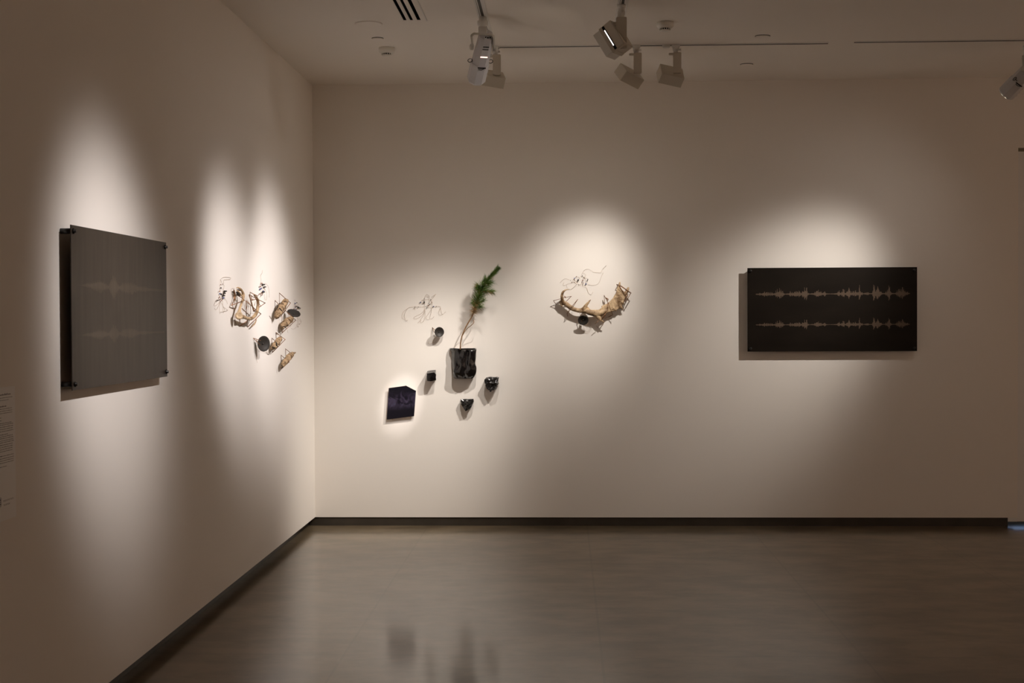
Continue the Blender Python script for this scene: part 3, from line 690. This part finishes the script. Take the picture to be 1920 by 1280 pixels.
# 3: left wall, left of the antler
D = mk(L, 395, 510, 15.05)
circuit('tall wire circuit with a bow at the top, leftmost one on the left wall', D, mb2,
 [[(310, 190), (340, 155), (430, 138), (540, 150), (572, 180), (540, 205), (420, 212), (370, 220), (370, 330)], [(275, 205), (300, 260), (340, 340), (375, 365), (375, 440), (350, 560), (330, 650), (310, 800)], [(275, 205), (270, 350), (268, 540), (255, 700), (270, 800)],
  [(290, 440), (330, 480)], [(240, 770), (160, 790), (125, 850), (95, 940), (150, 940), (210, 890), (270, 820)], [(270, 820), (220, 960), (180, 1040), (140, 1060), (110, 1020)], [(280, 830), (250, 960), (250, 1100), (265, 1180)],
  [(290, 850), (350, 950), (385, 1040), (385, 1100), (330, 1120), (270, 1120)], [(370, 980), (430, 1030), (480, 1080), (385, 1105)], [(350, 740), (400, 745), (450, 810), (475, 895)], [(340, 800), (345, 1050), (365, 1160)]],
 [(385, 537, 440, 537, .0044, 'comp'), (360, 597, 415, 597, .0034, 'comp'), (340, 663, 390, 663, .0046, 'comp'), (345, 728, 385, 726, .0036, 'compblue'), (290, 610, 300, 640, .0045, 'comp'), (255, 600, 262, 620, .004, 'compblue'),
  (240, 537, 252, 540, .003, 'compred'), (248, 705, 262, 708, .0034, 'compred'), (285, 445, 300, 445, .003, 'comp'), (185, 800, 205, 800, .0032, 'comp'), (260, 762, 288, 762, .0026, 'compred'), (290, 805, 320, 802, .0026, 'compred'), (275, 352, 290, 352, .0022, 'compred'), (335, 338, 348, 338, .0022, 'compred')], D(300, 640))
# 4: left wall, above right tip of antler
E4 = mk(L, 390, 490, 9.144)
circuit('wire circuit with hanging loops, right of the curled antler on the left wall', E4, mb2,
 [[(935, 150), (925, 210), (905, 240), (910, 330), (900, 380), (905, 480), (905, 540), (870, 580), (850, 600)], [(930, 380), (935, 480), (930, 560)], [(985, 370), (1030, 420), (1050, 520), (1050, 615)], [(960, 440), (1000, 520), (1010, 600), (1000, 660), (975, 640)],
  [(940, 540), (915, 590), (880, 635)], [(975, 450), (960, 530), (970, 600), (975, 640)], [(905, 380), (925, 355), (940, 380)]],
 [(935, 397, 968, 397, .0045, 'comp'), (960, 437, 990, 438, .0040, 'comp'), (935, 525, 965, 522, .0050, 'comp'), (945, 505, 955, 515, .004, 'compblue'), (892, 475, 915, 462, .0044, 'compblue'), (915, 380, 930, 380, .003, 'compred'), (890, 428, 902, 430, .0036, 'compred'),
  (905, 545, 925, 545, .0026, 'compred'), (918, 572, 932, 572, .003, 'compred'), (880, 556, 892, 558, .003, 'compred')], E4(930, 450))
# 5: left wall, by the corner
E5 = mk(L, 505, 540, 14.23)
circuit('small wire circuit beside the tilted dish nearest the room corner', E5, mb2,
 [[(670, 310), (690, 340), (705, 320)], [(735, 390), (775, 420), (760, 460), (730, 480)], [(690, 410), (685, 450), (720, 490)], [(655, 555), (700, 575), (750, 560), (740, 540)], [(700, 490), (700, 540), (740, 600), (765, 620)],
  [(730, 760), (800, 800), (850, 880), (830, 950), (800, 960)], [(750, 780), (760, 900), (760, 1030)], [(740, 950), (720, 1040), (640, 1090), (580, 1070)], [(480, 1110), (500, 1200)], [(600, 960), (560, 1040)]],
 [(765, 505, 825, 540, .0046, 'comp'), (745, 620, 775, 622, .005, 'comp'), (685, 405, 700, 412, .0042, 'compblue'), (728, 388, 740, 390, .003, 'comp'), (715, 485, 740, 490, .004, 'comp'), (688, 490, 700, 492, .003, 'compred'),
  (655, 552, 665, 556, .003, 'compred'), (705, 565, 720, 568, .003, 'compblue'), (735, 555, 750, 558, .003, 'compred'), (795, 958, 806, 960, .0022, 'compred'), (758, 1028, 766, 1034, .0022, 'compred'), (700, 515, 712, 520, .0024, 'compblue')], E5(730, 500))

# ------------------------------------------------------------------ curled antler on the left wall
def G(zx, zy, s_=0.): return L(430+zx/14.23, 530+zy/14.23, s_*.55)
def ml(px): return (1.8505-.08)/(1058-px)/14.23      # metres per crop pixel (vertical) at this column
t = thing('antler_sculpture', 'curled antler in thin brown rod brackets on the left wall', 'antler', G(400, 800, 0))
mb = MB()
def lumpL(pts, n=12):
    P = spline([G(x, y, s) for x, y, s, r in pts], 4); rr = []
    for i in range(len(P)):
        f_ = i/(len(P)-1)*(len(pts)-1); k = min(int(f_), len(pts)-2); rr.append((pts[k][3]+(pts[k+1][3]-pts[k][3])*(f_-k))*ml(430+pts[k][0]/14.23))
    mb.tube(P, rr, n)
lumpL([(185, 140, .06, 12), (225, 128, .065, 22), (285, 155, .07, 30), (345, 230, .075, 34), (375, 320, .08, 38), (370, 420, .085, 38), (335, 520, .085, 36), (300, 620, .085, 34), (280, 700, .085, 36), (262, 790, .085, 60), (255, 870, .085, 92)])
lumpL([(185, 190, .06, 12), (235, 225, .062, 20), (290, 290, .066, 24), (345, 360, .075, 26)])
lumpL([(300, 900, .085, 70), (400, 920, .085, 48), (480, 950, .085, 42), (560, 960, .09, 44), (640, 920, .095, 50), (705, 840, .10, 48), (745, 740, .105, 44), (760, 640, .105, 42), (765, 540, .105, 40), (745, 440, .10, 42), (700, 370, .095, 32), (640, 300, .09, 12)])
organic(mb, 'antler', 'antler', t, .0026, .004, .02, 2)
ce = G(250, 880, .085); cn = V((.45, -1, .05)).normalized(); mb = MB(); mb.lathe(ce+cn*.012, cn, [(-.03, 70*ml(448)), (-.012, 104*ml(448)), (.008, 102*ml(448)), (.012, 84*ml(448)), (.009, 40*ml(448)), (.012, 0)], 20)
organic(mb, 'cut_end', 'woodend', t, .0024, .007, .012, 1)
mb = MB(); lumpL([(715, 960, .03, 12), (705, 1030, .035, 20), (665, 1100, .035, 22), (610, 1155, .035, 16), (565, 1175, .03, 5)])
organic(mb, 'loose_tine', 'antler', t, .0022, .002, .01, 1)
mb = MB(); lumpL([(190, 180, .055, 4), (235, 185, .058, 18), (270, 205, .06, 16), (310, 225, .065, 4)]); lumpL([(185, 235, .05, 8), (215, 270, .05, 38), (250, 320, .052, 44), (285, 355, .055, 16)])
organic(mb, 'dark_hollow', 'crack', t, .002, 0, 1, 1)
mb = MB(); lumpL([(130, 190, .03, 10), (150, 280, .03, 18), (155, 400, .025, 20), (145, 560, .02, 8)])  # upper part a tine, lower end stands in for the hook's shadow
lumpL([(555, 255, .06, 10), (555, 380, .06, 14), (590, 540, .065, 22), (620, 640, .07, 18), (655, 740, .075, 26), (690, 760, .08, 14)])
lumpL([(600, 330, .06, 12), (585, 440, .06, 12), (560, 460, .06, 8)]); lumpL([(445, 480, .05, 8), (455, 600, .05, 10), (462, 640, .05, 14), (462, 700, .04, 8)])
lumpL([(640, 430, .07, 12), (600, 450, .065, 10)]); lumpL([(700, 500, .05, 8), (670, 600, .045, 10), (665, 650, .04, 4)])
organic(mb, 'dark_tine_and_shadow', 'bark', t, .0022, .002, .01, 1)
def grod(pts, r=.0019): rod([G(*q) for q in pts], r).build('brass_rod_bracket', 'brass', t)
grod([(65, 600, .03), (130, 440, .03), (140, 180, .01)], .0026)
grod([(65, 600, .03), (400, 468, .12), (340, 400, .10), (190, 320, .03)], .0024)
grod([(65, 600, .03), (120, 680, .01), (150, 830, .01), (180, 1090, .005)])
grod([(445, 480, .03), (710, 720, .11), (640, 760, .06)], .0024)
grod([(445, 480, .03), (465, 900, .004)], .0022)
grod([(340, 690, .09), (540, 870, .11)], .0024)
grod([(525, 320, .03), (740, 430, .12), (590, 470, .07)], .0022)
grod([(525, 320, .03), (610, 610, .05)], .0022)
grod([(555, 255, .03), (750, 350, .10)], .0024)
grod([(790, 455, .10), (955, 538, .15), (800, 650, .10)], .0022)
grod([(805, 570, .08), (840, 620, .10)], .0016)
grod([(785, 785, .10), (840, 830, .13), (500, 1170, .01)], .0024)
grod([(480, 980, .05), (490, 1170, .005)], .0026)
grod([(270, 1160, .005), (285, 980, .06)], .002)
grod([(400, 1090, .03), (270, 1160, .005), (470, 1020, .08)], .002)
mw = MB(); mw.tube(spline([G(150, 150, .01), G(60, 160, .005), G(55, 300, .005), G(85, 420, .005)], 6), .0007, 5); mw.build('fine_wire', 'wire', t)

# ------------------------------------------------------------------ driftwood pieces on the left wall
def drift(lab, fun, sc, body, rods, cracks, seed, px, mat_='wood', s_w=.05, butt=None):
    mpc = (1.8505-s_w)/(1058-px)/sc
    x, y, s, r = body[len(body)//2]
    t = thing('driftwood_piece', lab, 'driftwood', fun(x, y, 0), 'driftwood pieces on the left wall')
    mb = MB(); P = [fun(x, y, s) for x, y, s, r in body]
    mb.tube(P, [b[3]*mpc for b in body], 9, smooth=True)
    organic(mb, 'wood_chunk', mat_, t, .0022, .015, .016, 1)
    for pts in cracks:
        mb = MB(); mb.tube([fun(x, y, s) for x, y, s, r in pts], [q[3]*mpc for q in pts], 6)
        mb.build('dark_crack', 'crack', t)
    for pts in rods: rod([fun(*q) for q in pts], .0021).build('brass_rod_bracket', 'brass', t)
    return t
drift('longest driftwood chunk, upper one below the corner circuit, with a black crack', E5, 14.23,
 [(165, 800, .025, 40), (200, 745, .035, 78), (250, 660, .045, 100), (310, 560, .05, 100), (370, 460, .055, 92), (420, 380, .06, 85), (450, 320, .06, 60)],
 [[(280, 430, .003), (275, 130, .003), (565, 395, .075), (300, 760, .012)], [(165, 620, .003), (158, 330, .003), (430, 600, .075), (290, 770, .01)]],
 [[(268, 535, .07, 14), (300, 560, .072, 18), (325, 600, .072, 12), (335, 620, .07, 6)], [(415, 530, .075, 8), (430, 535, .078, 14)], [(280, 400, .02, 16), (240, 480, .03, 26), (180, 620, .02, 24)]], 1, 525)
drift('driftwood chunk under the tilted dish, second from the top by the corner', E5, 14.23,
 [(340, 1060, .02, 40), (365, 1010, .035, 72), (420, 950, .045, 95), (490, 890, .05, 98), (550, 840, .055, 88), (590, 820, .055, 62)],
 [[(345, 900, .003), (342, 700, .003)], [(430, 600, .03), (705, 855, .085), (340, 1195, .015), (338, 1050, .01)], [(480, 790, .065), (620, 930, .075)]],
 [[(345, 1035, .05, 6), (390, 1018, .06, 14), (430, 1035, .06, 12), (450, 1070, .055, 6)], [(440, 905, .066, 4), (470, 930, .068, 6), (480, 960, .066, 4)]], 2, 537)
H7 = mk(L, 470, 610, 14.22)
drift('driftwood chunk with a deep dark split, third down beside the larger dish', H7, 14.22,
 [(570, 620, .02, 50), (620, 560, .035, 74), (680, 480, .045, 78), (740, 400, .05, 76), (785, 355, .055, 66), (800, 335, .055, 40)],
 [[(690, 340, .003), (685, 185, .003), (920, 375, .07), (580, 715, .01)], [(575, 500, .003), (575, 335, .003), (780, 520, .07), (585, 715, .01), (570, 560, .004)]],
 [[(670, 430, .06, 8), (695, 480, .07, 22), (690, 530, .065, 20), (720, 570, .06, 8)], [(600, 620, .045, 10), (580, 580, .04, 22), (640, 600, .05, 12)]], 3, 517)
drift('pale driftwood chunk with a small knob, lowest piece on the left wall', H7, 14.22,
 [(830, 1120, .018, 22), (850, 1060, .03, 58), (900, 1000, .04, 72), (960, 920, .048, 74), (1020, 840, .052, 80), (1080, 780, .055, 66), (1110, 735, .055, 36), (1150, 745, .055, 16), (1190, 725, .056, 14)],
 [[(945, 810, .003), (938, 620, .003), (1148, 805, .07), (1020, 950, .06)], [(825, 960, .003), (820, 790, .003), (1030, 970, .07), (820, 1155, .01)]],
 [[(810, 1060, .03, 12), (860, 1085, .045, 14), (850, 1130, .04, 16)], [(905, 965, .06, 6), (925, 975, .062, 10)]], 4, 537)
# dishes on the left wall
c = H7(345, 485, .052)
dish('larger dark dish facing out on a rod beside the third driftwood chunk', c, (.80, -.62, -.0), .047,
     [[H7(85, 335, .004), H7(260, 400, .040)], [H7(85, 335, .004), H7(250, 520, .040)], [H7(155, 385, .02), H7(175, 425, .02)]],
     [[H7(200, 560, .035), H7(180, 640, .02), H7(250, 665, .006), H7(400, 710, .006), H7(490, 700, .006), H7(545, 620, .006)], [H7(170, 640, .004), H7(165, 900, .004), H7(180, 990, .004)], [H7(85, 345, .004), H7(110, 460, .004)]])
c = E5(652, 668, .068)
dish('tilted dark dish above the second driftwood chunk, nearest the room corner', c, (.35, -.48, .85), .045,
     [[E5(545, 700, .004), E5(600, 730, .05), E5(640, 790, .04)]], [[E5(700, 760, .04), E5(780, 830, .01), E5(840, 900, .004)]])

# ------------------------------------------------------------------ violet picture
Q = mk(W, 715, 715, 15.06)
pts = [(210, 185), (700, 118), (980, 262), (925, 978), (150, 1075)]
cl = Q(560, 600, .022)
t = thing('photo_panel', 'dark violet photograph with five unequal sides, lowest on the rear wall', 'picture', cl)
MB().prism([Q(x, y, .0225) for x, y in pts], [Q(x, y, .0205) for x, y in pts]).build('photograph', 'print', t)
MB().prism([Q(x, y, .0204) for x, y in pts], [Q(x+(8 if x < 500 else -8), y, .017) for x, y in pts]).build('backing_board', 'backboard', t)
MB().prism([Q(x+(560-x)*.35, y+(600-y)*.35, .017) for x, y in pts], [Q(x+(560-x)*.35, y+(600-y)*.35, .0) for x, y in pts]).build('wall_mount', 'backboard', t)
for (x, y) in ((690, 120), (305, 1058), (820, 992)):
    dy = -14 if y < 500 else 26
    MB().tube([Q(x, y, 0), Q(x, y, .024), Q(x, y+dy*.6, .026)] if y < 500 else [Q(x, y+22, 0), Q(x, y+22, .022), Q(x, y-6, .026)], .0011, 6).build('pin', 'brass', t)

# ------------------------------------------------------------------ crumpled black vessel and rocks
def crumple(fun, rings, name, material, seed, parent=None, label=None, cat=None, sub=1, amp=.004, group=None, cap=True):
    """rings: outlines stepping out from the wall: (list of (x,y), stand-off)"""
    rnd = random.Random(seed); mb = MB(); rr = []
    for pts, s in rings: rr.append([mb.bm.verts.new(fun(x, y, s)) for x, y in pts])
    n = len(rr[0])
    for a, b in zip(rr, rr[1:]):
        for k in range(n): mb.bm.faces.new((a[k], a[(k+1) % n], b[(k+1) % n], b[k]))
    mb.bm.faces.new(rr[0][::-1])
    if cap:
        last = rings[-1][0]; mx = sum(p_[0] for p_ in last)/n; my = sum(p_[1] for p_ in last)/n
        c = mb.bm.verts.new(fun(mx, my, rings[-1][1]+.006))
        for k in range(n): mb.bm.faces.new((rr[-1][k], rr[-1][(k+1) % n], c))
    bmesh.ops.triangulate(mb.bm, faces=mb.bm.faces[:])
    for _ in range(sub):
        bmesh.ops.subdivide_edges(mb.bm, edges=mb.bm.edges[:], cuts=1, use_grid_fill=True)
        for v in mb.bm.verts:
            if v.co.y < -.004: v.co += V((rnd.uniform(-1, 1), rnd.uniform(-1, 1), rnd.uniform(-1, 1)))*amp
        amp *= .6
    bmesh.ops.triangulate(mb.bm, faces=mb.bm.faces[:])
    lo = fun(sum(p_[0] for p_ in rings[0][0])/n, sum(p_[1] for p_ in rings[0][0])/n, 0)
    o = mb.build(name, material, parent, loc=lo)
    if label: tag(o, label, cat, group)
    return o
N5 = mk(W, 835, 640, 12.8)
vs = N5(470, 520, 0)
t = thing('crumpled_vessel', 'glossy black crumpled vessel fixed to the rear wall holding a pine seedling', 'vessel', vs)
# lofted horizontally ringed wall: top to bottom, open at the top
levels = [ # z(px crop y), left-wall x, left-front x, right-front x, right-wall x, depth
 (165, 105, 250, 748, 735, .105), (230, 150, 246, 740, 728, .108), (330, 158, 232, 728, 722, .11), (430, 155, 240, 722, 722, .105), (530, 160, 226, 716, 722, .11),
 (600, 165, 238, 745, 735, .108), (690, 168, 215, 742, 735, .11), (760, 175, 215, 728, 720, .105), (840, 185, 300, 705, 690, .09), (885, 215, 360, 640, 640, .06)]
rnd = random.Random(5); mb = MB(); rings = []
for (y, xl, xf, xr, xw, dp) in levels:
    dp *= .88
    pl = [(xl, .0), (xl+4, .03), (xl+(xf-xl)*.55, .062), (xf, dp-.012)]
    nfr = 7
    pl += [(xf+(xr-xf)*k/nfr, dp+(.011*math.sin(k*2.4+y*.004)+.007*rnd.uniform(-1, 1))*(.3 if y == 165 else 1)) for k in range(1, nfr)]
    pl += [(xr, dp-.01), (xr-2, .05), (xw, .0)]
    zz = 1. if y > 170 else 0
    rings.append([N5(x+rnd.uniform(-7, 7)*zz, y+(35*(s/.105) if y == 165 else 0)+rnd.uniform(-9, 9)*zz*(y < 880), max(0, s+rnd.uniform(-.008, .008)*zz*(s > .02))) for x, s in pl])
ins = [[(p_-sum(rg, V())/len(rg))*.90+sum(rg, V())/len(rg)+V((0, 0, 0)) for p_ in rg] for rg in rings[:4]]
allr = [r for r in ins[::-1]]+rings
allr[len(ins)-1] = [(p_-sum(rings[0], V())/len(rings[0]))*.93+sum(rings[0], V())/len(rings[0]) for p_ in rings[0]]
vr = [[mb.bm.verts.new(p_) for p_ in rg] for rg in allr]; n = len(vr[0])
for a, b in zip(vr, vr[1:]):
    for k in range(n):
        k2 = (k+1) % n
        mb.bm.faces.new((a[k], a[k2], b[k2], b[k]))
mb.bm.faces.new(vr[-1]); mb.bm.faces.new(vr[0][::-1])
bmesh.ops.triangulate(mb.bm, faces=mb.bm.faces[:])
bmesh.ops.subdivide_edges(mb.bm, edges=mb.bm.edges[:], cuts=2, smooth=.35, use_grid_fill=True)
bmesh.ops.triangulate(mb.bm, faces=mb.bm.faces[:])
for _ in range(2): bmesh.ops.smooth_vert(mb.bm, verts=[v for v in mb.bm.verts if v.co.z < rings[0][0].z-.012], factor=.5, use_axis_x=True, use_axis_y=True, use_axis_z=True)
for f in mb.bm.faces: f.smooth = True
ves = mb.build('vessel_body', 'glaze', t)
tp = rings[0]; cc = sum(tp, V())/len(tp)
ms = MB(); f1 = [V(((p_.x-cc.x)*.8+cc.x, max(-.066, min(-.012, p_.y)), p_.z-.016)) for p_ in tp]; f2 = [p_-V((0, 0, .01)) for p_ in f1]
ms.prism(f1, f2); ms.build('soil', 'bark', t)

S5 = mk(W, 785, 680, 11.64)
rk = 'small black objects around the vessel'
crumple(S5, [([(190, 180), (240, 168), (372, 155), (378, 250), (372, 380), (280, 395), (190, 392), (182, 280)], 0), ([(190, 200), (250, 195), (368, 185), (376, 260), (370, 375), (285, 398), (188, 395), (178, 290)], .03),
             ([(178, 235), (240, 220), (350, 208), (376, 250), (378, 378), (285, 402), (188, 398), (176, 300)], .068)], 'black_block', 'glaze', 2, None,
        'small glossy black block left of the vessel', 'block', 1, .0016, rk)
crumple(S5, [([(1480, 330), (1560, 302), (1738, 320), (1735, 450), (1700, 540), (1600, 600), (1530, 590), (1470, 460)], 0), ([(1460, 350), (1560, 305), (1735, 322), (1732, 450), (1690, 560), (1570, 620), (1500, 560), (1455, 440)], .04),
             ([(1450, 358), (1540, 320), (1690, 335), (1715, 430), (1660, 560), (1565, 628), (1500, 560), (1452, 450)], .066)], 'black_rock', 'rock', 7, None,
        'rough black pointed rock on the wall right of the vessel', 'rock', 2, .0060, rk)
crumple(S5, [([(925, 795), (1050, 800), (1180, 795), (1185, 850), (1150, 940), (1080, 1020), (1010, 1020), (930, 900)], 0), ([(920, 790), (1050, 792), (1182, 790), (1195, 850), (1150, 940), (1080, 1020), (1010, 1035), (935, 900)], .025),
             ([(930, 800), (1050, 812), (1165, 800), (1180, 860), (1140, 950), (1080, 1025), (1010, 1038), (950, 920)], .045)], 'black_rock', 'rock', 9, None,
        'rough black wedge of rock on the wall below the vessel', 'rock', 2, .0048, rk)

# ------------------------------------------------------------------ pine seedling
P7 = mk(W, 860, 490, 7.533); m7 = 10.24/F/7.533
st = [(22, 1250, .055, 9), (30, 1130, .06, 9), (55, 1030, .068, 9), (100, 930, .075, 9), (150, 840, .082, 8.5), (195, 760, .087, 8), (225, 660, .09, 7.5), (260, 560, .09, 7), (300, 440, .09, 6), (360, 340, .088, 5), (440, 220, .085, 4), (500, 160, .082, 3.5), (550, 100, .08, 2.5)]
t = thing('pine_seedling', 'leaning pine seedling with green needles growing out of the black vessel', 'plant', P7(22, 1250, .055))
mb = MB(); P = spline([P7(x, y, s) for x, y, s, r in st], 5); n_ = len(P)
mb.tube(P, [st[min(int(i/5), 12)][3]*m7 for i in range(n_)], 8)
mb.tube(spline([P7(58, 1040, .068), P7(110, 960, .085), P7(180, 900, .10), P7(213, 865, .105), P7(210, 820, .105)], 5), 4.6*m7, 7)
br = [[(260, 560, .09), (330, 570, .11), (350, 545, .12)], [(225, 660, .09), (270, 650, .12), (300, 640, .13)], [(300, 440, .09), (380, 420, .11), (470, 420, .12)], [(330, 390, .09), (340, 300, .07), (375, 235, .07)], [(290, 470, .09), (285, 390, .11), (280, 370, .12)], [(380, 310, .088), (420, 320, .07), (470, 295, .06)], [(240, 600, .09), (215, 590, .07)]]
for b in br: mb.tube(spline([P7(*q) for q in b], 4), 3.2*m7, 6)
mb.build('stem', 'bark', t)
rnd = random.Random(21); gm = MB(); dm = MB()
def needle(mb, p, d, ln, w):
    d = d.normalized(); side = d.cross(V((rnd.uniform(-1, 1), rnd.uniform(-1, 1), rnd.uniform(-1, 1)))).normalized()*w
    mid = p+d*ln*.55; end = p+d*ln+V((0, 0, rnd.uniform(-.25, .05)*ln))
    v = [mb.bm.verts.new(q) for q in (p-side, p+side, mid+side, mid-side, end)]
    mb.bm.faces.new((v[0], v[1], v[2], v[3])); mb.bm.faces.new((v[3], v[2], v[4]))
def along(pts, t_):
    f_ = t_*(len(pts)-1); k = min(int(f_), len(pts)-2); return pts[k].lerp(pts[k+1], f_-k), (pts[k+1]-pts[k]).normalized()
main = spline([P7(x, y, s) for x, y, s, r in st[6:]], 6)
for i in range(1900):
    t_ = rnd.random()**.9; p, d = along(main, t_)
    o = V((rnd.gauss(0, 1), rnd.gauss(0, 1), rnd.gauss(0, 1))).normalized(); o = (o-d*o.dot(d)).normalized()
    spread = .95 if t_ < .5 else .6
    ln = rnd.uniform(.035, .07)*(1.2 if t_ < .55 else .66)
    needle(gm, p, d*(1-spread*.3)+o*spread, ln, .0008)
for b in br:
    bp = [P7(*q) for q in b]
    for i in range(110):
        t_ = rnd.uniform(.25, 1); p, d = along(bp, t_)
        o = V((rnd.gauss(0, 1), rnd.gauss(0, 1), rnd.gauss(0, 1))).normalized()
        needle(gm, p, d+o*.75, rnd.uniform(.025, .055), .0007)
for i in range(170):   # long loose needles of the side tufts
    p, d = along([P7(280, 420, .09), P7(300, 350, .09)], rnd.random())
    needle(dm if i % 2 else gm, p, V((-rnd.uniform(.3, 1), rnd.uniform(-.6, .3), rnd.uniform(.0, 1))), rnd.uniform(.03, .07), .0008)
for i in range(170):
    p, d = along([P7(320, 420, .1), P7(470, 420, .12)], rnd.random())
    needle(gm if i % 3 else dm, p, V((rnd.uniform(.4, 1), rnd.uniform(-.5, .3), rnd.uniform(-.7, .25))), rnd.uniform(.03, .06), .0008)
for i in range(330):   # dry lower needles
    p, d = along([P7(205, 740, .088), P7(225, 660, .09), P7(262, 560, .09)], rnd.random())
    needle(dm, p, V((rnd.uniform(-.7, 1), rnd.uniform(-.9, .6), rnd.uniform(-.5, .6))), rnd.uniform(.02, .06), .0008)
gm.build('green_needles', 'green', t, fix=False); dm.build('dry_needles', 'dry', t, fix=False)

# ------------------------------------------------------------------ text sheet on the left wall
def TL(px, py, s=0.0012): return L(px, py, s)
yr = L(28, 800).y; yl = yr-.30
zt = L(28, 723).z; zb2 = L(28, 968).z
t = thing('text_sheet', 'pale wall text sheet cut off at the left edge below the grey panel', 'wall text', (0, (yl+yr)/2, (zt+zb2)/2))
MB().box((0, yl, zb2), (.0009, yr, zt)).build('sheet', 'paper', t)
rnd = random.Random(8); ink = MB()
def line(z, h, yend, word=(.008, .03)):
    y = yend
    while y > yl+.02:
        w = rnd.uniform(*word); ya = y
        while ya > y-w:     # letters of one word
            lw = rnd.uniform(.0011, .0022)*h/.003; hh = h*rnd.choice((.62, .62, .7, 1.))
            ink.bm.faces.new([ink.bm.verts.new(V((.0011, yy, zz))) for yy, zz in ((ya-lw, z), (ya, z), (ya, z+hh), (ya-lw, z+hh))]); ya -= lw+.0007*h/.003
        y = ya-.0022
DZ = 4.69/F
def zat(py): return L(24, py).z
yoff = lambda px: L(px, 800).y
line(zat(738.5), .0058, yoff(19.8), (.012, .04))
for py, ex in ((743.5, 23), (748, 16)): line(zat(py), .0022, yoff(ex))
line(zat(760), .0056, yoff(11.5), (.01, .02))
for py, ex in ((764, 22), (768, 22.5), (772, 22.5)): line(zat(py), .0026, yoff(ex))
line(zat(780), .0024, yoff(2)); line(zat(785), .0024, yoff(2.5))
for py, ex in ((790.5, 21), (793.5, 24), (797.5, 24), (801.5, 23), (805.5, 24), (811.5, 14), (815, 23), (818.5, 24), (822.5, 24), (826, 25), (830.5, 23), (834.5, 23), (838.5, 22), (842.5, 22), (850.5, 3), (851, 24.5), (855.5, 24.5), (859.5, 24), (863.5, 24), (870.5, 11)):
    line(zat(py), .0030, yoff(ex))
ink.build('body_text', 'ink', t, fix=False)
def text(body, y, z, size, parent):
    cu = bpy.data.curves.new('t', 'FONT'); cu.body = body; cu.size = size; cu.resolution_u = 3
    o = bpy.data.objects.new('t', cu); C.objects.link(o)
    dg = bpy.context.evaluated_depsgraph_get(); me = bpy.data.meshes.new_from_object(o.evaluated_get(dg)); bpy.data.objects.remove(o)
    me.name = 'notice_text'; me.materials.append(M['ink'])
    w = max(v.co.x for v in me.vertices)
    for v in me.vertices: v.co = V((.0012, y+v.co.x, z+v.co.y))-V(parent['_loc'])
    n = bpy.data.objects.new('notice_text', me); C.objects.link(n); n.parent = parent
sz = .0078
text('PLEASE DO NOT TOUCH', yoff(3.8), zat(934.8), sz*.98, t); text('THE ARTWORK', yoff(4.2), zat(942.5), sz*.98, t)
for py in (937.5, 945.5):
    c = V((.0012, yoff(-1.2), L(0, py).z)); ic = MB(); n_ = 28
    pr = [(math.cos(2*math.pi*k/n_), math.sin(2*math.pi*k/n_)) for k in range(n_)]
    for k in range(n_):
        k2 = (k+1) % n_
        ic.bm.faces.new([ic.bm.verts.new(c+V((0, q*rr_*.0085, w_*rr_*.0085))) for (q, w_), rr_ in ((pr[k], .82), (pr[k2], .82), (pr[k2], 1), (pr[k], 1))])
    ic.bm.faces.new([ic.bm.verts.new(c+V((0, a_*.0085, b_*.0085))) for a_, b_ in ((-.35, -.45), (.3, -.45), (.42, .1), (.15, .5), (-.3, .45), (-.5, .0))])
    ic.build('hand_icon', 'ink', t, fix=False)

# ------------------------------------------------------------------ world and colour management
w = bpy.data.worlds.new('world'); SC.world = w; w.use_nodes = True
w.node_tree.nodes['Background'].inputs['Color'].default_value = (.05, .045, .04, 1); w.node_tree.nodes['Background'].inputs['Strength'].default_value = .2
SC.view_settings.view_transform = 'Standard'; SC.view_settings.look = 'None'; SC.view_settings.gamma = 1; SC.view_settings.exposure = 0.
SC.cycles.use_denoising = True
SC.cycles.max_bounces = 12; SC.cycles.diffuse_bounces = 10; SC.cycles.glossy_bounces = 4
SC.cycles.sample_clamp_indirect = 4; SC.cycles.caustics_reflective = False; SC.cycles.caustics_refractive = False
for o in list(bpy.data.objects):
    if '_loc' in o: del o['_loc']
